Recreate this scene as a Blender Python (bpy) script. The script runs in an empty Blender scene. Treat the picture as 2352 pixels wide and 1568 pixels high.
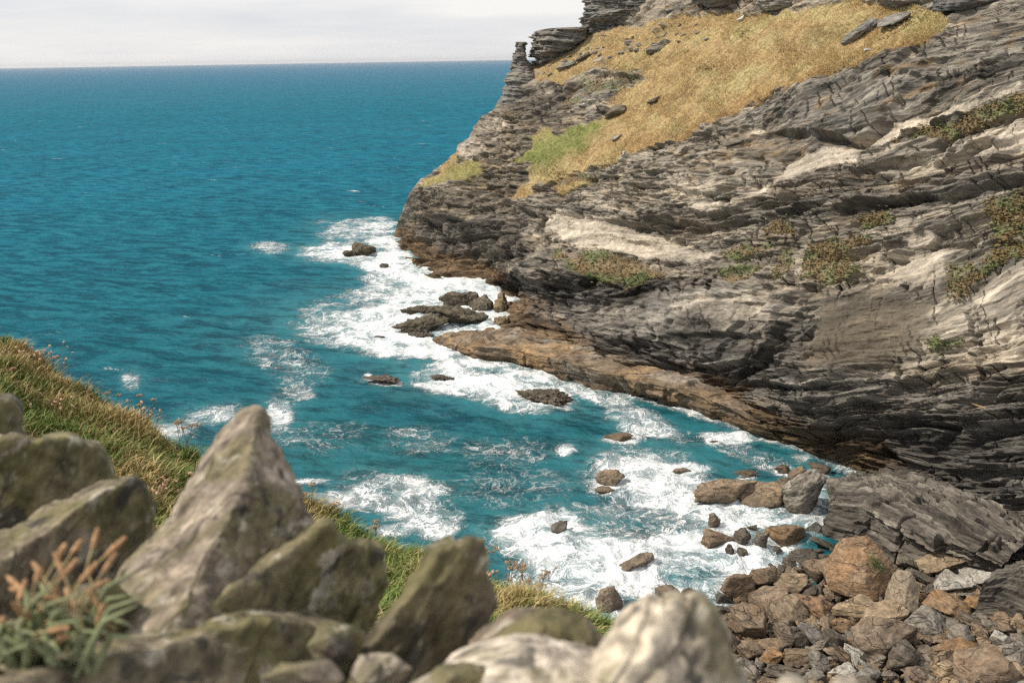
import bpy, bmesh, math
import numpy as np
from mathutils import Vector, Matrix

# ------------------------------------------------------------------ camera, sky, sun, exposure
H = 36.0                                   # eye height above the sea
FD, CX, CY = 2352 * 35 / 36, 1176.0, 784.0  # focal length and centre in photo units (2352 x 1568)
ROLL, PITCH = math.atan(0.0162), math.atan(648 / FD)
_X = np.array([1, 0, 0.])
FW = np.array([0, math.cos(PITCH), -math.sin(PITCH)])
_U = np.array([0, math.sin(PITCH), math.cos(PITCH)])
RT = _X * math.cos(ROLL) - _U * math.sin(ROLL)
UP = _X * math.sin(ROLL) + _U * math.cos(ROLL)
EYE = np.array([0, 0, H])
sc = bpy.context.scene
COL = sc.collection
cam = bpy.data.objects.new('camera', bpy.data.cameras.new('camera'))
COL.objects.link(cam)
cam.data.lens = 35; cam.data.sensor_width = 36
cam.data.clip_start = 0.05; cam.data.clip_end = 90000
cam.data.dof.use_dof = True; cam.data.dof.focus_distance = 110; cam.data.dof.aperture_fstop = 4.4
M4 = Matrix.Identity(4)
for r in range(3):
    M4[r][0] = RT[r]; M4[r][1] = UP[r]; M4[r][2] = -FW[r]; M4[r][3] = EYE[r]
cam.matrix_world = M4
sc.camera = cam

SUN = np.array([-0.80, -0.10, 0.86]); SUN /= np.linalg.norm(SUN)
SUN_EL = math.asin(SUN[2]); SUN_ROT = math.atan2(SUN[0], SUN[1])
w = bpy.data.worlds.new('World'); sc.world = w; w.use_nodes = True
nt = w.node_tree; nt.nodes.clear()
def NW(t): return nt.nodes.new(t)
out = NW('ShaderNodeOutputWorld'); bg = NW('ShaderNodeBackground'); sky = NW('ShaderNodeTexSky')
sky.sky_type = 'NISHITA'; sky.sun_disc = False; sky.sun_elevation = SUN_EL; sky.sun_rotation = SUN_ROT
sky.air_density = 1.0; sky.dust_density = 1.0; sky.ozone_density = 2.0
tc = NW('ShaderNodeTexCoord'); mp = NW('ShaderNodeMapping'); mp.inputs['Scale'].default_value = (1.5, 1.5, 14)
cn = NW('ShaderNodeTexNoise'); cn.inputs['Scale'].default_value = 2.2; cn.inputs['Detail'].default_value = 7; cn.inputs['Roughness'].default_value = 0.55
cr = NW('ShaderNodeMapRange'); cr.inputs['From Min'].default_value = 0.36; cr.inputs['From Max'].default_value = 0.66
cr.inputs['To Min'].default_value = 0.0; cr.inputs['To Max'].default_value = 1.0
mx = NW('ShaderNodeMix'); mx.data_type = 'RGBA'; mx.inputs[7].default_value = (8.0, 7.85, 7.85, 1)   # thin bright overcast veil
nt.links.new(tc.outputs['Generated'], mp.inputs['Vector']); nt.links.new(mp.outputs['Vector'], cn.inputs['Vector'])
nt.links.new(cn.outputs['Fac'], cr.inputs['Value']); mx.inputs[0].default_value = 0.86
vl = NW('ShaderNodeMix'); vl.data_type = 'RGBA'; vl.inputs[6].default_value = (6.6, 6.75, 7.2, 1); vl.inputs[7].default_value = (8.7, 8.4, 8.15, 1)
nt.links.new(cr.outputs['Result'], vl.inputs[0]); nt.links.new(vl.outputs[2], mx.inputs[7])
nt.links.new(sky.outputs['Color'], mx.inputs[6]); nt.links.new(mx.outputs[2], bg.inputs['Color'])
bg.inputs['Strength'].default_value = 0.10
nt.links.new(bg.outputs[0], out.inputs[0])
sl = bpy.data.lights.new('sun', 'SUN'); sl.energy = 3.6; sl.angle = math.radians(1.5); sl.color = (1.0, 0.915, 0.79)
so = bpy.data.objects.new('sun', sl); COL.objects.link(so)
so.rotation_euler = Vector(-SUN).to_track_quat('-Z', 'Y').to_euler()
so.location = (-60, -10, 120)
sc.view_settings.view_transform = 'Standard'; sc.view_settings.look = 'None'
sc.view_settings.exposure = 0.25; sc.view_settings.gamma = 1.0
sc.cycles.use_denoising = False; sc.cycles.pixel_filter_type = 'BLACKMAN_HARRIS'; sc.cycles.filter_width = 1.3; sc.cycles.max_bounces = 5; sc.cycles.diffuse_bounces = 3; sc.cycles.glossy_bounces = 2

# ------------------------------------------------------------------ helpers: rays, noise, meshes
def rays(x, y):
    x = np.asarray(x, float)[..., None]; y = np.asarray(y, float)[..., None]
    return RT * (x - CX) / FD + UP * (CY - y) / FD + FW
def on_z(x, y, z=0.0):
    r = rays(x, y); return EYE + r * ((z - H) / r[..., 2:3])
def at(x, y, d):                            # point seen at (x, y) at true distance d
    r = rays(x, y); r = r / np.linalg.norm(r, axis=-1, keepdims=True)
    return EYE + r * np.asarray(d, float)[..., None]
def on_plane(x, y, n, p0, e=0.0):
    r = rays(x, y); k = ((p0 - EYE) @ n + e) / (r @ n); return EYE + r * k[..., None]
def project(P):
    q = P - EYE; zc = np.maximum(q @ FW, 1e-3)
    return CX + FD * (q @ RT) / zc, CY - FD * (q @ UP) / zc

_rng = np.random.RandomState(7)
_perm = np.tile(_rng.permutation(256), 3).astype(np.int32)
_grad = _rng.normal(size=(256, 3)).astype(np.float32); _grad /= np.linalg.norm(_grad, axis=1, keepdims=True)
_h1 = _rng.rand(256).astype(np.float32)
def perlin(p):
    p = np.asarray(p, np.float64); pi = np.floor(p).astype(np.int64); f = (p - pi).astype(np.float32); pi &= 255
    u = f * f * f * (f * (f * 6 - 15) + 10)
    res = 0
    for dx in (0, 1):
        wx = u[:, 0] if dx else 1 - u[:, 0]
        a = _perm[(pi[:, 0] + dx) & 255]
        for dy in (0, 1):
            wy = u[:, 1] if dy else 1 - u[:, 1]
            b = _perm[a + ((pi[:, 1] + dy) & 255)]
            for dz in (0, 1):
                wz = u[:, 2] if dz else 1 - u[:, 2]
                g = _grad[_perm[b + ((pi[:, 2] + dz) & 255)]]
                res = res + wx * wy * wz * (g[:, 0] * (f[:, 0] - dx) + g[:, 1] * (f[:, 1] - dy) + g[:, 2] * (f[:, 2] - dz))
    return res * 1.5
def fbm(p, oct=4, gain=0.5):
    a, r = 1.0, 0
    for o in range(oct):
        r = r + a * perlin(p * 2.0 ** o + 17.3 * o); a *= gain
    return r
def ridged(p, oct=4):
    a, r = 1.0, 0
    for o in range(oct):
        r = r + a * (1 - 2 * np.abs(perlin(p * 2.0 ** o + 9.1 * o))); a *= 0.5
    return r
def hash2(a, b):
    return _h1[_perm[_perm[a & 255] + (b & 255)]]
def sstep(a, b, x):
    t = np.clip((x - a) / (b - a), 0, 1); return t * t * (3 - 2 * t)
def blocks(s, l, seed, edge=0.12):
    """layered, jointed rock: each bed of thickness 1 is cut into blocks of length 1 that stand out by a random amount"""
    k = np.floor(s).astype(np.int64); f = s - k
    def row(k):
        q = l + hash2(k + seed, k * 0 + 3) * 7.3; m = np.floor(q).astype(np.int64); g = q - m
        return hash2(k + seed, m) * (1 - sstep(1 - edge, 1, g)) + hash2(k + seed, m + 1) * sstep(1 - edge, 1, g)
    r0 = row(k)
    return r0 + (row(k + 1) - r0) * sstep(1 - edge * 2.0, 1, f) - 0.5
def V(P): return np.stack(P, -1)

def mesh_from(name, verts, quads=None, tris=None, smooth=True):
    me = bpy.data.meshes.new(name)
    verts = np.asarray(verts, np.float32)
    nq = 0 if quads is None else len(quads); ntr = 0 if tris is None else len(tris)
    me.vertices.add(len(verts)); me.vertices.foreach_set('co', verts.ravel())
    loops = np.concatenate(([np.asarray(quads, np.int32).ravel()] if nq else []) + ([np.asarray(tris, np.int32).ravel()] if ntr else []))
    me.loops.add(len(loops)); me.loops.foreach_set('vertex_index', loops)
    me.polygons.add(nq + ntr)
    st = np.concatenate([np.arange(nq) * 4, nq * 4 + np.arange(ntr) * 3]).astype(np.int32)
    me.polygons.foreach_set('loop_start', st)
    me.update(calc_edges=True)
    me.polygons.foreach_set('use_smooth', np.full(nq + ntr, smooth))
    return me
def attr(me, name, a, kind='FLOAT'):
    at_ = me.attributes.new(name, kind, 'POINT')
    if kind == 'FLOAT': at_.data.foreach_set('value', np.asarray(a, np.float32).ravel())
    elif kind == 'FLOAT_VECTOR': at_.data.foreach_set('vector', np.asarray(a, np.float32).ravel())
    else:
        c = np.ones((len(a), 4), np.float32); c[:, :3] = a; at_.data.foreach_set('color', c.ravel())
def grid_quads(nr, nc):
    i = np.arange(nr * nc).reshape(nr, nc)
    return np.stack([i[:-1, :-1], i[1:, :-1], i[1:, 1:], i[:-1, 1:]], -1).reshape(-1, 4)
def add(name, me, mat, parent=None, label=None, cat=None, group=None, kind=None, loc=None):
    o = bpy.data.objects.new(name, me); COL.objects.link(o)
    if me is not None and mat is not None and not me.materials: me.materials.append(mat)
    if parent: o.parent = parent
    if loc is not None: o.location = Vector([float(c) for c in loc])
    if label: o['label'] = label
    if cat: o['category'] = cat
    if group: o['group'] = group
    if kind: o['kind'] = kind
    return o
def polymask(x, y, poly, soft, jit):
    """soft inside mask of a polygon; jit roughens its outline"""
    P = np.array(poly, float); m = np.zeros(len(x), np.float32)
    pad = soft * 4 + 40
    sel = np.where((x > P[:, 0].min() - pad) & (x < P[:, 0].max() + pad) & (y > P[:, 1].min() - pad) & (y < P[:, 1].max() + pad))[0]
    if not len(sel): return m
    px, py = x[sel], y[sel]; ins = np.zeros(len(sel), bool); d2 = np.full(len(sel), 1e9)
    for i in range(len(P)):
        a, b = P[i], P[(i + 1) % len(P)]
        c = ((a[1] > py) != (b[1] > py))
        with np.errstate(divide='ignore', invalid='ignore'):
            xi = (b[0] - a[0]) * (py - a[1]) / (b[1] - a[1] + 1e-12) + a[0]
        ins ^= c & (px < xi)
        ab = b - a; t = np.clip(((px - a[0]) * ab[0] + (py - a[1]) * ab[1]) / (ab @ ab + 1e-9), 0, 1)
        d2 = np.minimum(d2, (px - a[0] - t * ab[0]) ** 2 + (py - a[1] - t * ab[1]) ** 2)
    sd = np.where(ins, 1, -1) * np.sqrt(d2) + jit[sel]
    m[sel] = sstep(-soft, soft, sd); return m
def rbf(cp, val, x, y):
    cp = np.array(cp, float) / 500; n = len(cp)
    def k(r2): return np.where(r2 > 1e-12, r2 * np.log(r2 + 1e-12), 0)
    A = np.zeros((n + 3, n + 3)); A[:n, :n] = k(((cp[:, None] - cp[None]) ** 2).sum(-1)) + np.eye(n) * 2e-4
    A[:n, n] = 1; A[:n, n + 1:] = cp; A[n, :n] = 1; A[n + 1:, :n] = cp.T
    sol = np.linalg.solve(A, np.concatenate([np.array(val, float), np.zeros(3)]))
    X, Y = np.asarray(x) / 500, np.asarray(y) / 500
    r = sol[n] + sol[n + 1] * X + sol[n + 2] * Y
    for i in range(n): r = r + sol[i] * k((X - cp[i, 0]) ** 2 + (Y - cp[i, 1]) ** 2)
    return r

_ico = {}
def ico(sub):
    if sub not in _ico:
        bm = bmesh.new(); bmesh.ops.create_icosphere(bm, subdivisions=sub, radius=1.0)
        v = np.array([q.co[:] for q in bm.verts]); f = np.array([[q.index for q in t.verts] for t in bm.faces]); bm.free()
        _ico[sub] = (v / np.linalg.norm(v, axis=1, keepdims=True), f)
    return _ico[sub]
# ------------------------------------------------------------------ materials
class NT:
    def __init__(s, name):
        s.m = bpy.data.materials.new(name); s.m.use_nodes = True; s.t = s.m.node_tree
        s.b = s.t.nodes['Principled BSDF']
    def n(s, typ, **kw):
        nd = s.t.nodes.new('ShaderNode' + typ)
        for k, v in kw.items():
            if k in nd.inputs: nd.inputs[k].default_value = v
            else: setattr(nd, k, v)
        return nd
    def l(s, a, b): s.t.links.new(a, b)
    def attr(s, name): return s.n('Attribute', attribute_name=name)
    def noise(s, vec, scale, detail=4, rough=0.55, dist=0, typ=None):
        nd = s.n('TexNoise', Scale=scale, Detail=detail, Roughness=rough, Distortion=dist)
        if typ: nd.noise_type = typ
        if vec is not None: s.l(vec, nd.inputs['Vector'])
        return nd.outputs['Fac']
    def rng(s, v, a, b, c, d, smooth=False):
        nd = s.n('MapRange'); nd.interpolation_type = 'SMOOTHSTEP' if smooth else 'LINEAR'
        for k, q in zip(('From Min', 'From Max', 'To Min', 'To Max'), (a, b, c, d)):
            if hasattr(q, 'links'): s.l(q, nd.inputs[k])
            else: nd.inputs[k].default_value = q
        s.l(v, nd.inputs['Value']); return nd.outputs['Result']
    def math(s, op, a, b=0.0, clamp=False):
        nd = s.n('Math', operation=op, use_clamp=clamp)
        for i, q in enumerate((a, b)):
            if hasattr(q, 'links'): s.l(q, nd.inputs[i])
            else: nd.inputs[i].default_value = q
        return nd.outputs[0]
    def mix(s, f, a, b, blend='MIX'):
        nd = s.n('Mix', data_type='RGBA', blend_type=blend)
        for i, q in ((0, f), (6, a), (7, b)):
            if hasattr(q, 'links'): s.l(q, nd.inputs[i])
            else: nd.inputs[i].default_value = q if i == 0 else (*q, 1)
        return nd.outputs[2]
    def vmul(s, v, sc_):
        nd = s.n('Mapping'); nd.inputs['Scale'].default_value = sc_; s.l(v, nd.inputs['Vector']); return nd.outputs[0]
    def bump(s, h, dist, strength=1.0, prev=None):
        nd = s.n('Bump', Distance=dist, Strength=strength); s.l(h, nd.inputs['Height'])
        if prev is not None: s.l(prev, nd.inputs['Normal'])
        return nd.outputs[0]
    def done(s, col, rough=0.85, normal=None, spec=0.25):
        if col is not None:
            if hasattr(col, 'links'): s.l(col, s.b.inputs['Base Color'])
            else: s.b.inputs['Base Color'].default_value = (*col, 1)
        if hasattr(rough, 'links'): s.l(rough, s.b.inputs['Roughness'])
        else: s.b.inputs['Roughness'].default_value = rough
        s.b.inputs['Specular IOR Level'].default_value = spec
        if normal is not None: s.l(normal, s.b.inputs['Normal'])
        return s.m

def mat_cliff():
    """colour comes per point (rock beds, grass, scree, shade painted under overhangs); beds, cracks and grain are added here"""
    m = NT('layered_cliff'); c = m.attr('tint').outputs['Color']; st = m.attr('strata').outputs['Vector']; rk = m.attr('rock').outputs['Fac']
    pos = m.n('NewGeometry').outputs['Position']
    def cells(scale, what):
        warp = m.n('VectorMath', operation='MULTIPLY_ADD'); wn = m.n('TexNoise', Scale=0.6, Detail=3); m.l(st, wn.inputs['Vector'])
        m.l(wn.outputs['Color'], warp.inputs[0]); warp.inputs[1].default_value = (.8, .8, .35); m.l(st, warp.inputs[2])
        v = m.n('TexVoronoi', Scale=1.0, Randomness=0.95); v.distance = 'CHEBYCHEV'; m.l(m.vmul(warp.outputs[0], scale), v.inputs['Vector'])
        if what: return v.outputs['Distance']
        sp = m.n('SeparateColor'); m.l(v.outputs['Color'], sp.inputs[0]); return sp.outputs[0]
    c1 = cells((0.45, 0.45, 2.0), 0); c2 = cells((1.3, 1.3, 5.5), 0); d1 = cells((0.45, 0.45, 2.0), 1)
    f2 = m.noise(m.vmul(st, (0.9, 0.9, 7.0)), 1.0, 5, 0.7)
    f1 = m.math('ADD', m.math('MULTIPLY', c1, 0.55), m.math('ADD', m.math('MULTIPLY', c2, 0.3), m.math('MULTIPLY', d1, -0.25)))
    f3 = m.noise(pos, 3.0, 5, 0.65)
    big = m.noise(pos, 0.11, 4, 0.6)
    k = m.math('MULTIPLY', m.rng(f1, 0.0, 0.75, 0.6, 1.4), m.rng(f2, 0.36, 0.64, 0.68, 1.3))
    k = m.math('MULTIPLY', k, m.rng(big, 0.3, 0.7, 0.8, 1.2))
    cr_ = m.rng(m.math('ABSOLUTE', m.math('SUBTRACT', m.noise(m.vmul(st, (0.18, 0.18, 1.3)), 1.0, 3, 0.55), 0.5)), 0.0, 0.012, 0.5, 1.0)
    k = m.math('MULTIPLY', k, cr_)
    g = m.math('MULTIPLY', m.rng(f3, 0.25, 0.75, 0.6, 1.4), m.rng(m.noise(m.vmul(pos, (1, 1, 0.35)), 1.3, 5, 0.7), 0.3, 0.7, 0.7, 1.3))
    fac = m.n('Mix', data_type='FLOAT'); m.l(rk, fac.inputs[0]); m.l(g, fac.inputs[2]); m.l(k, fac.inputs[3])
    comb = m.n('CombineColor'); [m.l(fac.outputs[0], comb.inputs[i]) for i in range(3)]
    col = m.mix(1.0, c, comb.outputs[0], 'MULTIPLY')
    h = m.math('ADD', m.math('MULTIPLY', f2, 0.35), m.math('MULTIPLY', f1, 0.7))
    hh = m.n('Mix', data_type='FLOAT'); m.l(rk, hh.inputs[0]); m.l(m.math('MULTIPLY', f3, 0.45), hh.inputs[2]); m.l(h, hh.inputs[3])
    return m.done(col, 0.9, m.bump(hh.outputs[0], 0.6, 1.0), 0.2)

def mat_rock(name, scale, bed=4.0, bump=0.12, crack=0.5, lichen=0.0):
    """boulder rock tinted by the object's own colour"""
    m = NT(name); oi = m.n('ObjectInfo'); tcn = m.n('TexCoord').outputs['Object']
    pos = m.n('NewGeometry').outputs['Position']; z = m.n('SeparateXYZ'); m.l(pos, z.inputs[0])
    off = m.n('VectorMath', operation='ADD'); m.l(tcn, off.inputs[0])
    rr = m.n('CombineXYZ'); [m.l(m.math('MULTIPLY', oi.outputs['Random'], v), rr.inputs[i]) for i, v in enumerate((31., 57., 83.))]
    m.l(rr.outputs[0], off.inputs[1]); p = off.outputs[0]
    if lichen:                                                       # slate grain runs up the leaning stones
        ro = m.n('Mapping'); ro.inputs['Rotation'].default_value = (0, math.radians(52), 0); m.l(p, ro.inputs['Vector']); p = m.vmul(ro.outputs[0], (.42, 1, 1.25))
    n1 = m.noise(m.vmul(p, (1, 1, bed)), scale, 6, 0.65, 0.3)
    n2 = m.noise(p, scale * 0.35, 4, 0.6)
    n3 = m.noise(p, scale * 4, 5, 0.7)
    k = m.math('MULTIPLY', m.rng(n1, 0.33, 0.67, 0.5, 1.5), m.rng(n3, 0.3, 0.7, 0.6, 1.4))
    ck = m.rng(m.math('ABSOLUTE', m.math('SUBTRACT', m.noise(m.vmul(p, (.6, .8, bed * 0.9)), scale * 0.3, 2.5, 0.5, 0.2), 0.5)), 0.0, 0.010, 1 - crack, 1.0)
    k = m.math('MULTIPLY', k, ck)
    comb = m.n('CombineColor'); [m.l(k, comb.inputs[i]) for i in range(3)]
    warm = m.mix(m.rng(n2, 0.42, 0.62, 0, 0.5), oi.outputs['Color'], (0.19, 0.155, 0.115))
    col = m.mix(1.0, warm, comb.outputs[0], 'MULTIPLY')
    if lichen:
        n4 = m.rng(m.noise(p, scale * 2.4, 4, 0.65), 0.34, 0.66, 0.62, 1.4); c4 = m.n('CombineColor'); [m.l(n4, c4.inputs[i]) for i in range(3)]
        l1 = m.rng(m.noise(p, scale * 0.55, 5, 0.65), 0.46, 0.58, 0, lichen, True)
        col = m.mix(l1, col, (0.135, 0.122, 0.05))
        l2 = m.rng(m.noise(p, scale * 1.3, 5, 0.6), 0.57, 0.65, 0, 0.75, True)
        col = m.mix(l2, col, (0.42, 0.38, 0.31))
        l3 = m.rng(m.noise(p, scale * 0.9 + 1.7, 4, 0.6, 0.5), 0.57, 0.64, 0, 0.8, True)
        col = m.mix(l3, col, (0.045, 0.043, 0.04))
        col = m.mix(1.0, col, c4.outputs[0], 'MULTIPLY')
        wet = None
    else:
        wet = m.rng(z.outputs[2], 0.1, 1.3, 1.0, 0.0)
        wn = m.math('MULTIPLY', wet, m.rng(n2, 0.3, 0.6, 0.6, 1.0))
        col = m.mix(m.math('MULTIPLY', wn, 0.6), col, (0.045, 0.036, 0.024))
    rough = 0.9 if wet is None else m.rng(wet, 0, 1, 0.88, 0.5)
    h = m.math('ADD', n1, m.math('MULTIPLY', n3, 0.3))
    h = m.math('ADD', h, m.math('MULTIPLY', ck, 0.5))
    return m.done(col, rough, m.bump(h, bump, 1.0), 0.3)

def mat_simple(name, col, scale=20, var=0.35, bump=0.0, rough=0.8):
    m = NT(name); p = m.n('TexCoord').outputs['Object']
    k = m.rng(m.noise(p, scale, 4, 0.6), 0.3, 0.7, 1 - var, 1 + var); comb = m.n('CombineColor'); [m.l(k, comb.inputs[i]) for i in range(3)]
    return m.done(m.mix(1.0, col, comb.outputs[0], 'MULTIPLY'), rough, m.bump(k, bump) if bump else None)
def mat_tint(name, rough=0.75, trans=0.0):
    m = NT(name); c = m.attr('tint').outputs['Color']
    if trans: m.b.inputs['Subsurface Weight'].default_value = 0
    return m.done(c, rough, None, 0.25)

def mat_sea():
    m = NT('sea_water'); pos = m.n('NewGeometry').outputs['Position']
    foam = m.attr('foam').outputs['Fac']; aer = m.attr('aerated').outputs['Fac']; dark = m.attr('weed').outputs['Fac']
    ln = m.n('VectorMath', operation='LENGTH'); m.l(pos, ln.inputs[0]); dist = ln.outputs['Value']
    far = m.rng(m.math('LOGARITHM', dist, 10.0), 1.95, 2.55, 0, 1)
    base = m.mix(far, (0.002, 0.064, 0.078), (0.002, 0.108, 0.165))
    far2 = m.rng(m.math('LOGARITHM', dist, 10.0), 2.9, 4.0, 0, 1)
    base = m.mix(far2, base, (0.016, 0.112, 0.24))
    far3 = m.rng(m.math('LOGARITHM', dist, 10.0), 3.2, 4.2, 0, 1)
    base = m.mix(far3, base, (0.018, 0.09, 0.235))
    pat = m.noise(pos, 0.035, 4, 0.6)
    base = m.mix(m.rng(m.noise(m.vmul(pos, (.3, 1, 1)), 0.012, 4, 0.6), 0.45, 0.62, 0, 0.45), base, m.mix(far, (0.006, 0.10, 0.12), (0.012, 0.14, 0.21)))
    base = m.mix(m.rng(pat, 0.42, 0.66, 0, 0.65), base, (0.002, 0.05, 0.085))
    base = m.mix(dark, base, (0.012, 0.048, 0.066))
    base = m.mix(m.math('MULTIPLY', aer, 0.85), base, (0.085, 0.26, 0.275))
    # wind streaks and small crests
    rot = m.n('Mapping'); rot.inputs['Rotation'].default_value = (0, 0, math.radians(18)); m.l(pos, rot.inputs['Vector'])
    w1 = m.noise(m.vmul(rot.outputs[0], (0.35, 1.0, 1)), 0.42, 6, 0.62)
    w2 = m.noise(m.vmul(rot.outputs[0], (0.5, 1.0, 1)), 1.7, 4, 0.6)
    w3 = m.noise(m.vmul(rot.outputs[0], (0.3, 1.0, 1)), 0.06, 5, 0.65)
    ripple = m.math('ADD', m.math('MULTIPLY', w1, 0.7), m.math('MULTIPLY', w2, 0.3))
    base = m.mix(m.rng(ripple, 0.47, 0.58, 0, 0.6), base, m.mix(far, (0.02, 0.15, 0.175), (0.022, 0.20, 0.265)))
    base = m.mix(m.rng(ripple, 0.50, 0.41, 0, 0.7), base, m.mix(far, (0.001, 0.030, 0.042), (0.001, 0.045, 0.075)))
    base = m.mix(m.rng(w3, 0.4, 0.62, 0, 0.25), base, m.mix(far, (0.01, 0.11, 0.135), (0.008, 0.14, 0.23)))
    # foam: a lace of thin lines where it is thin, solid white where it is thick
    dis = m.n('VectorMath', operation='MULTIPLY_ADD')
    dn = m.n('TexNoise', Scale=0.22, Detail=3); m.l(pos, dn.inputs['Vector'])
    m.l(dn.outputs['Color'], dis.inputs[0]); dis.inputs[1].default_value = (5, 5, 0); m.l(pos, dis.inputs[2]); q = dis.outputs[0]
    def vein(sc_, det, wd): return m.rng(m.math('ABSOLUTE', m.math('SUBTRACT', m.noise(q, sc_, det, 0.6), 0.5)), 0, wd, 1, 0)
    r1 = vein(0.45, 5, 0.12); r2 = vein(1.3, 4, 0.13); r3 = vein(3.2, 3, 0.15); lump = m.noise(q, 0.22, 7, 0.68)
    web = m.math('MAXIMUM', r1, m.math('MAXIMUM', m.math('MULTIPLY', r2, 0.9), m.math('MULTIPLY', r3, 0.72)))
    dd = m.math('MULTIPLY', foam, m.rng(lump, 0.3, 0.7, 0.5, 1.4))
    e0 = m.math('SUBTRACT', 1.04, dd)
    f = m.rng(m.math('SUBTRACT', web, e0), -0.08, 0.6, 0, 1, True)
    milk = m.math('MULTIPLY', m.rng(dd, 0.32, 0.95, 0, 0.9, True), m.rng(m.noise(q, 0.7, 5, 0.6), 0.3, 0.6, 0.5, 1.0))
    f = m.math('MAXIMUM', f, milk)
    f = m.math('MULTIPLY', f, m.rng(foam, 0.03, 0.3, 0, 1))
    cap = m.math('MULTIPLY', m.rng(m.noise(m.vmul(rot.outputs[0], (0.4, 1.0, 1)), 0.16, 6, 0.72), 0.66, 0.70, 0, 1, True), 0.75)
    f = m.math('MAXIMUM', f, cap)
    fcol = m.mix(m.rng(lump, 0.35, 0.6, 0, 1), (0.56, 0.63, 0.65), (0.80, 0.81, 0.80))
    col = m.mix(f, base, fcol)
    b = m.bump(m.noise(m.vmul(rot.outputs[0], (0.5, 1, 1)), 0.9, 6, 0.62), 0.55, 0.9)
    b = m.bump(f, 0.18, 1.0, b)
    # wave slopes keep the mirror share of the choppy surface low even far out
    df = m.n('BsdfDiffuse'); gl = m.n('BsdfGlossy', Roughness=0.28); ms = m.n('MixShader'); fr = m.n('Fresnel', IOR=1.33); m.l(b, fr.inputs['Normal'])
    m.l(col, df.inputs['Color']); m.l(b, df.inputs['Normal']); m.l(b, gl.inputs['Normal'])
    m.l(m.math('MULTIPLY', m.math('MINIMUM', m.math('MULTIPLY', fr.outputs[0], 0.55), m.rng(far2, 0, 1, 0.03, 0.13)), m.rng(f, 0, 1, 1, 0.1)), ms.inputs[0])
    m.l(df.outputs[0], ms.inputs[1]); m.l(gl.outputs[0], ms.inputs[2]); m.l(ms.outputs[0], m.t.nodes['Material Output'].inputs['Surface'])
    return m.m

CLIFF = mat_cliff()
BOULDER = mat_rock('beach_rock', 1.6, 3.0, 0.16, 0.7)
SEAROCK = mat_rock('sea_rock', 0.9, 2.4, 0.4, 0.6)
CRAG = mat_rock('crag_rock', 0.55, 5.0, 0.4, 0.5)
STONE = mat_rock('lichened_stone', 11.0, 1.6, 0.016, 0.4, lichen=0.75)
PALESTONE = mat_rock('pale_stone', 15.0, 1.2, 0.018, 0.5, lichen=0.6)

# ------------------------------------------------------------------ the headland cliff (one terrain)
T2 = np.array([-.43, .9, 0]); T2 /= np.linalg.norm(T2); IN = np.array([T2[1], -T2[0], 0])
SL = math.radians(52)
PN = -IN * math.sin(SL) + np.array([0, 0, math.cos(SL)])
P0 = IN * 61.0
waterline = [(900, 545), (885, 562), (950, 605), (955, 625), (1060, 650), (1150, 668), (1160, 722), (1150, 750)]
waterline2 = [(1600, 940), (1740, 1000), (1850, 1035), (1960, 1075)]
shelf_back = [(1195, 772), (1290, 800), (1350, 810), (1430, 838), (1510, 850), (1570, 868)]
sil = [(1400, -140), (1352, 0), (1337, 60), (1325, 78), (1238, 142), (1200, 165), (1172, 195), (1158, 205), (1157, 217), (1139, 237), (1132, 253), (1109, 267), (1086, 293), (1076, 317),
       (1052, 333), (1049, 350), (1012, 380), (972, 405), (949, 430), (934, 447), (922, 487), (914, 510), (905, 530)]
cps, cv = [], []
def cp(x, y, e): cps.append((x, y)); cv.append(e)
for p in waterline + waterline2: cp(*p, float((on_z(*p) - P0) @ PN))
for p in shelf_back: cp(*p, float((on_z(*p, 2.6) - P0) @ PN))
for p in [(1960, 1075), (2100, 1180), (2230, 1260), (2352, 1330), (2520, 1420)][1:]: cp(*p, 0.5)
for x, y, e in [(1400, -140, -15), (1352, 0, -11), (1250, 135, -5), (1158, 210, -1), (1086, 293, 1), (1012, 380, 2), (934, 447, 3.0), (1110, 420, 1.5), (1060, 520, 1.5), (1170, 560, -1.5),
                (1700, 30, -9), (2000, 0, -5.5), (2352, -100, -7), (2520, 0, -4), (1500, 150, -5), (1450, 280, -2.5), (1700, 200, -2), (1900, 120, -2.5), (1300, 300, -1), (1250, 420, 1.5),
                (1400, 400, 1.5), (1600, 330, 1.0), (1850, 230, 0.5), (2200, 150, 0), (1800, 330, -1.0), (2100, 260, -1), (2352, 300, 0), (1500, 480, 2), (1800, 470, 1.5), (2200, 430, 0.8), (1450, 560, -.5),
                (1700, 580, 0.3), (2000, 600, 0.5), (2300, 600, 1), (1200, 640, 2.5), (1400, 660, 2.2), (1700, 680, 1.5), (2000, 750, 0.6), (2300, 800, 1.5), (1250, 720, 1.5), (1900, 950, 2.3), (2200, 980, 2.2),
                (2150, 1090, -1.0), (2450, 1000, 2)]: cp(x, y, e)
NR, NC = 620, 900
yy = np.concatenate([np.linspace(-140, 640, 450), np.linspace(640, 775, 95)[1:], np.linspace(775, 1360, 300)[1:]]); NR = len(yy)
left = sil + [(900, 545), (885, 562), (925, 590), (950, 605), (955, 625), (1060, 650), (1150, 668), (1160, 700), (1160, 722), (1150, 750), (1195, 772), (1290, 800), (1350, 810), (1430, 838), (1510, 850), (1570, 868), (1610, 930), (1740, 1000),
              (1850, 1035), (1960, 1075), (2100, 1180), (2230, 1260), (2352, 1330), (2420, 1365)]
ly = np.array([p[1] for p in left], float); lx = np.array([p[0] for p in left], float)
xl = np.interp(yy, ly, lx)
u = np.linspace(0, 1, NC)
GX = xl[:, None] + (2530 - xl)[:, None] * u; GY = np.repeat(yy[:, None], NC, 1)
gx, gy = GX.ravel(), GY.ravel()
e = rbf(cps, cv, gx, gy)
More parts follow.
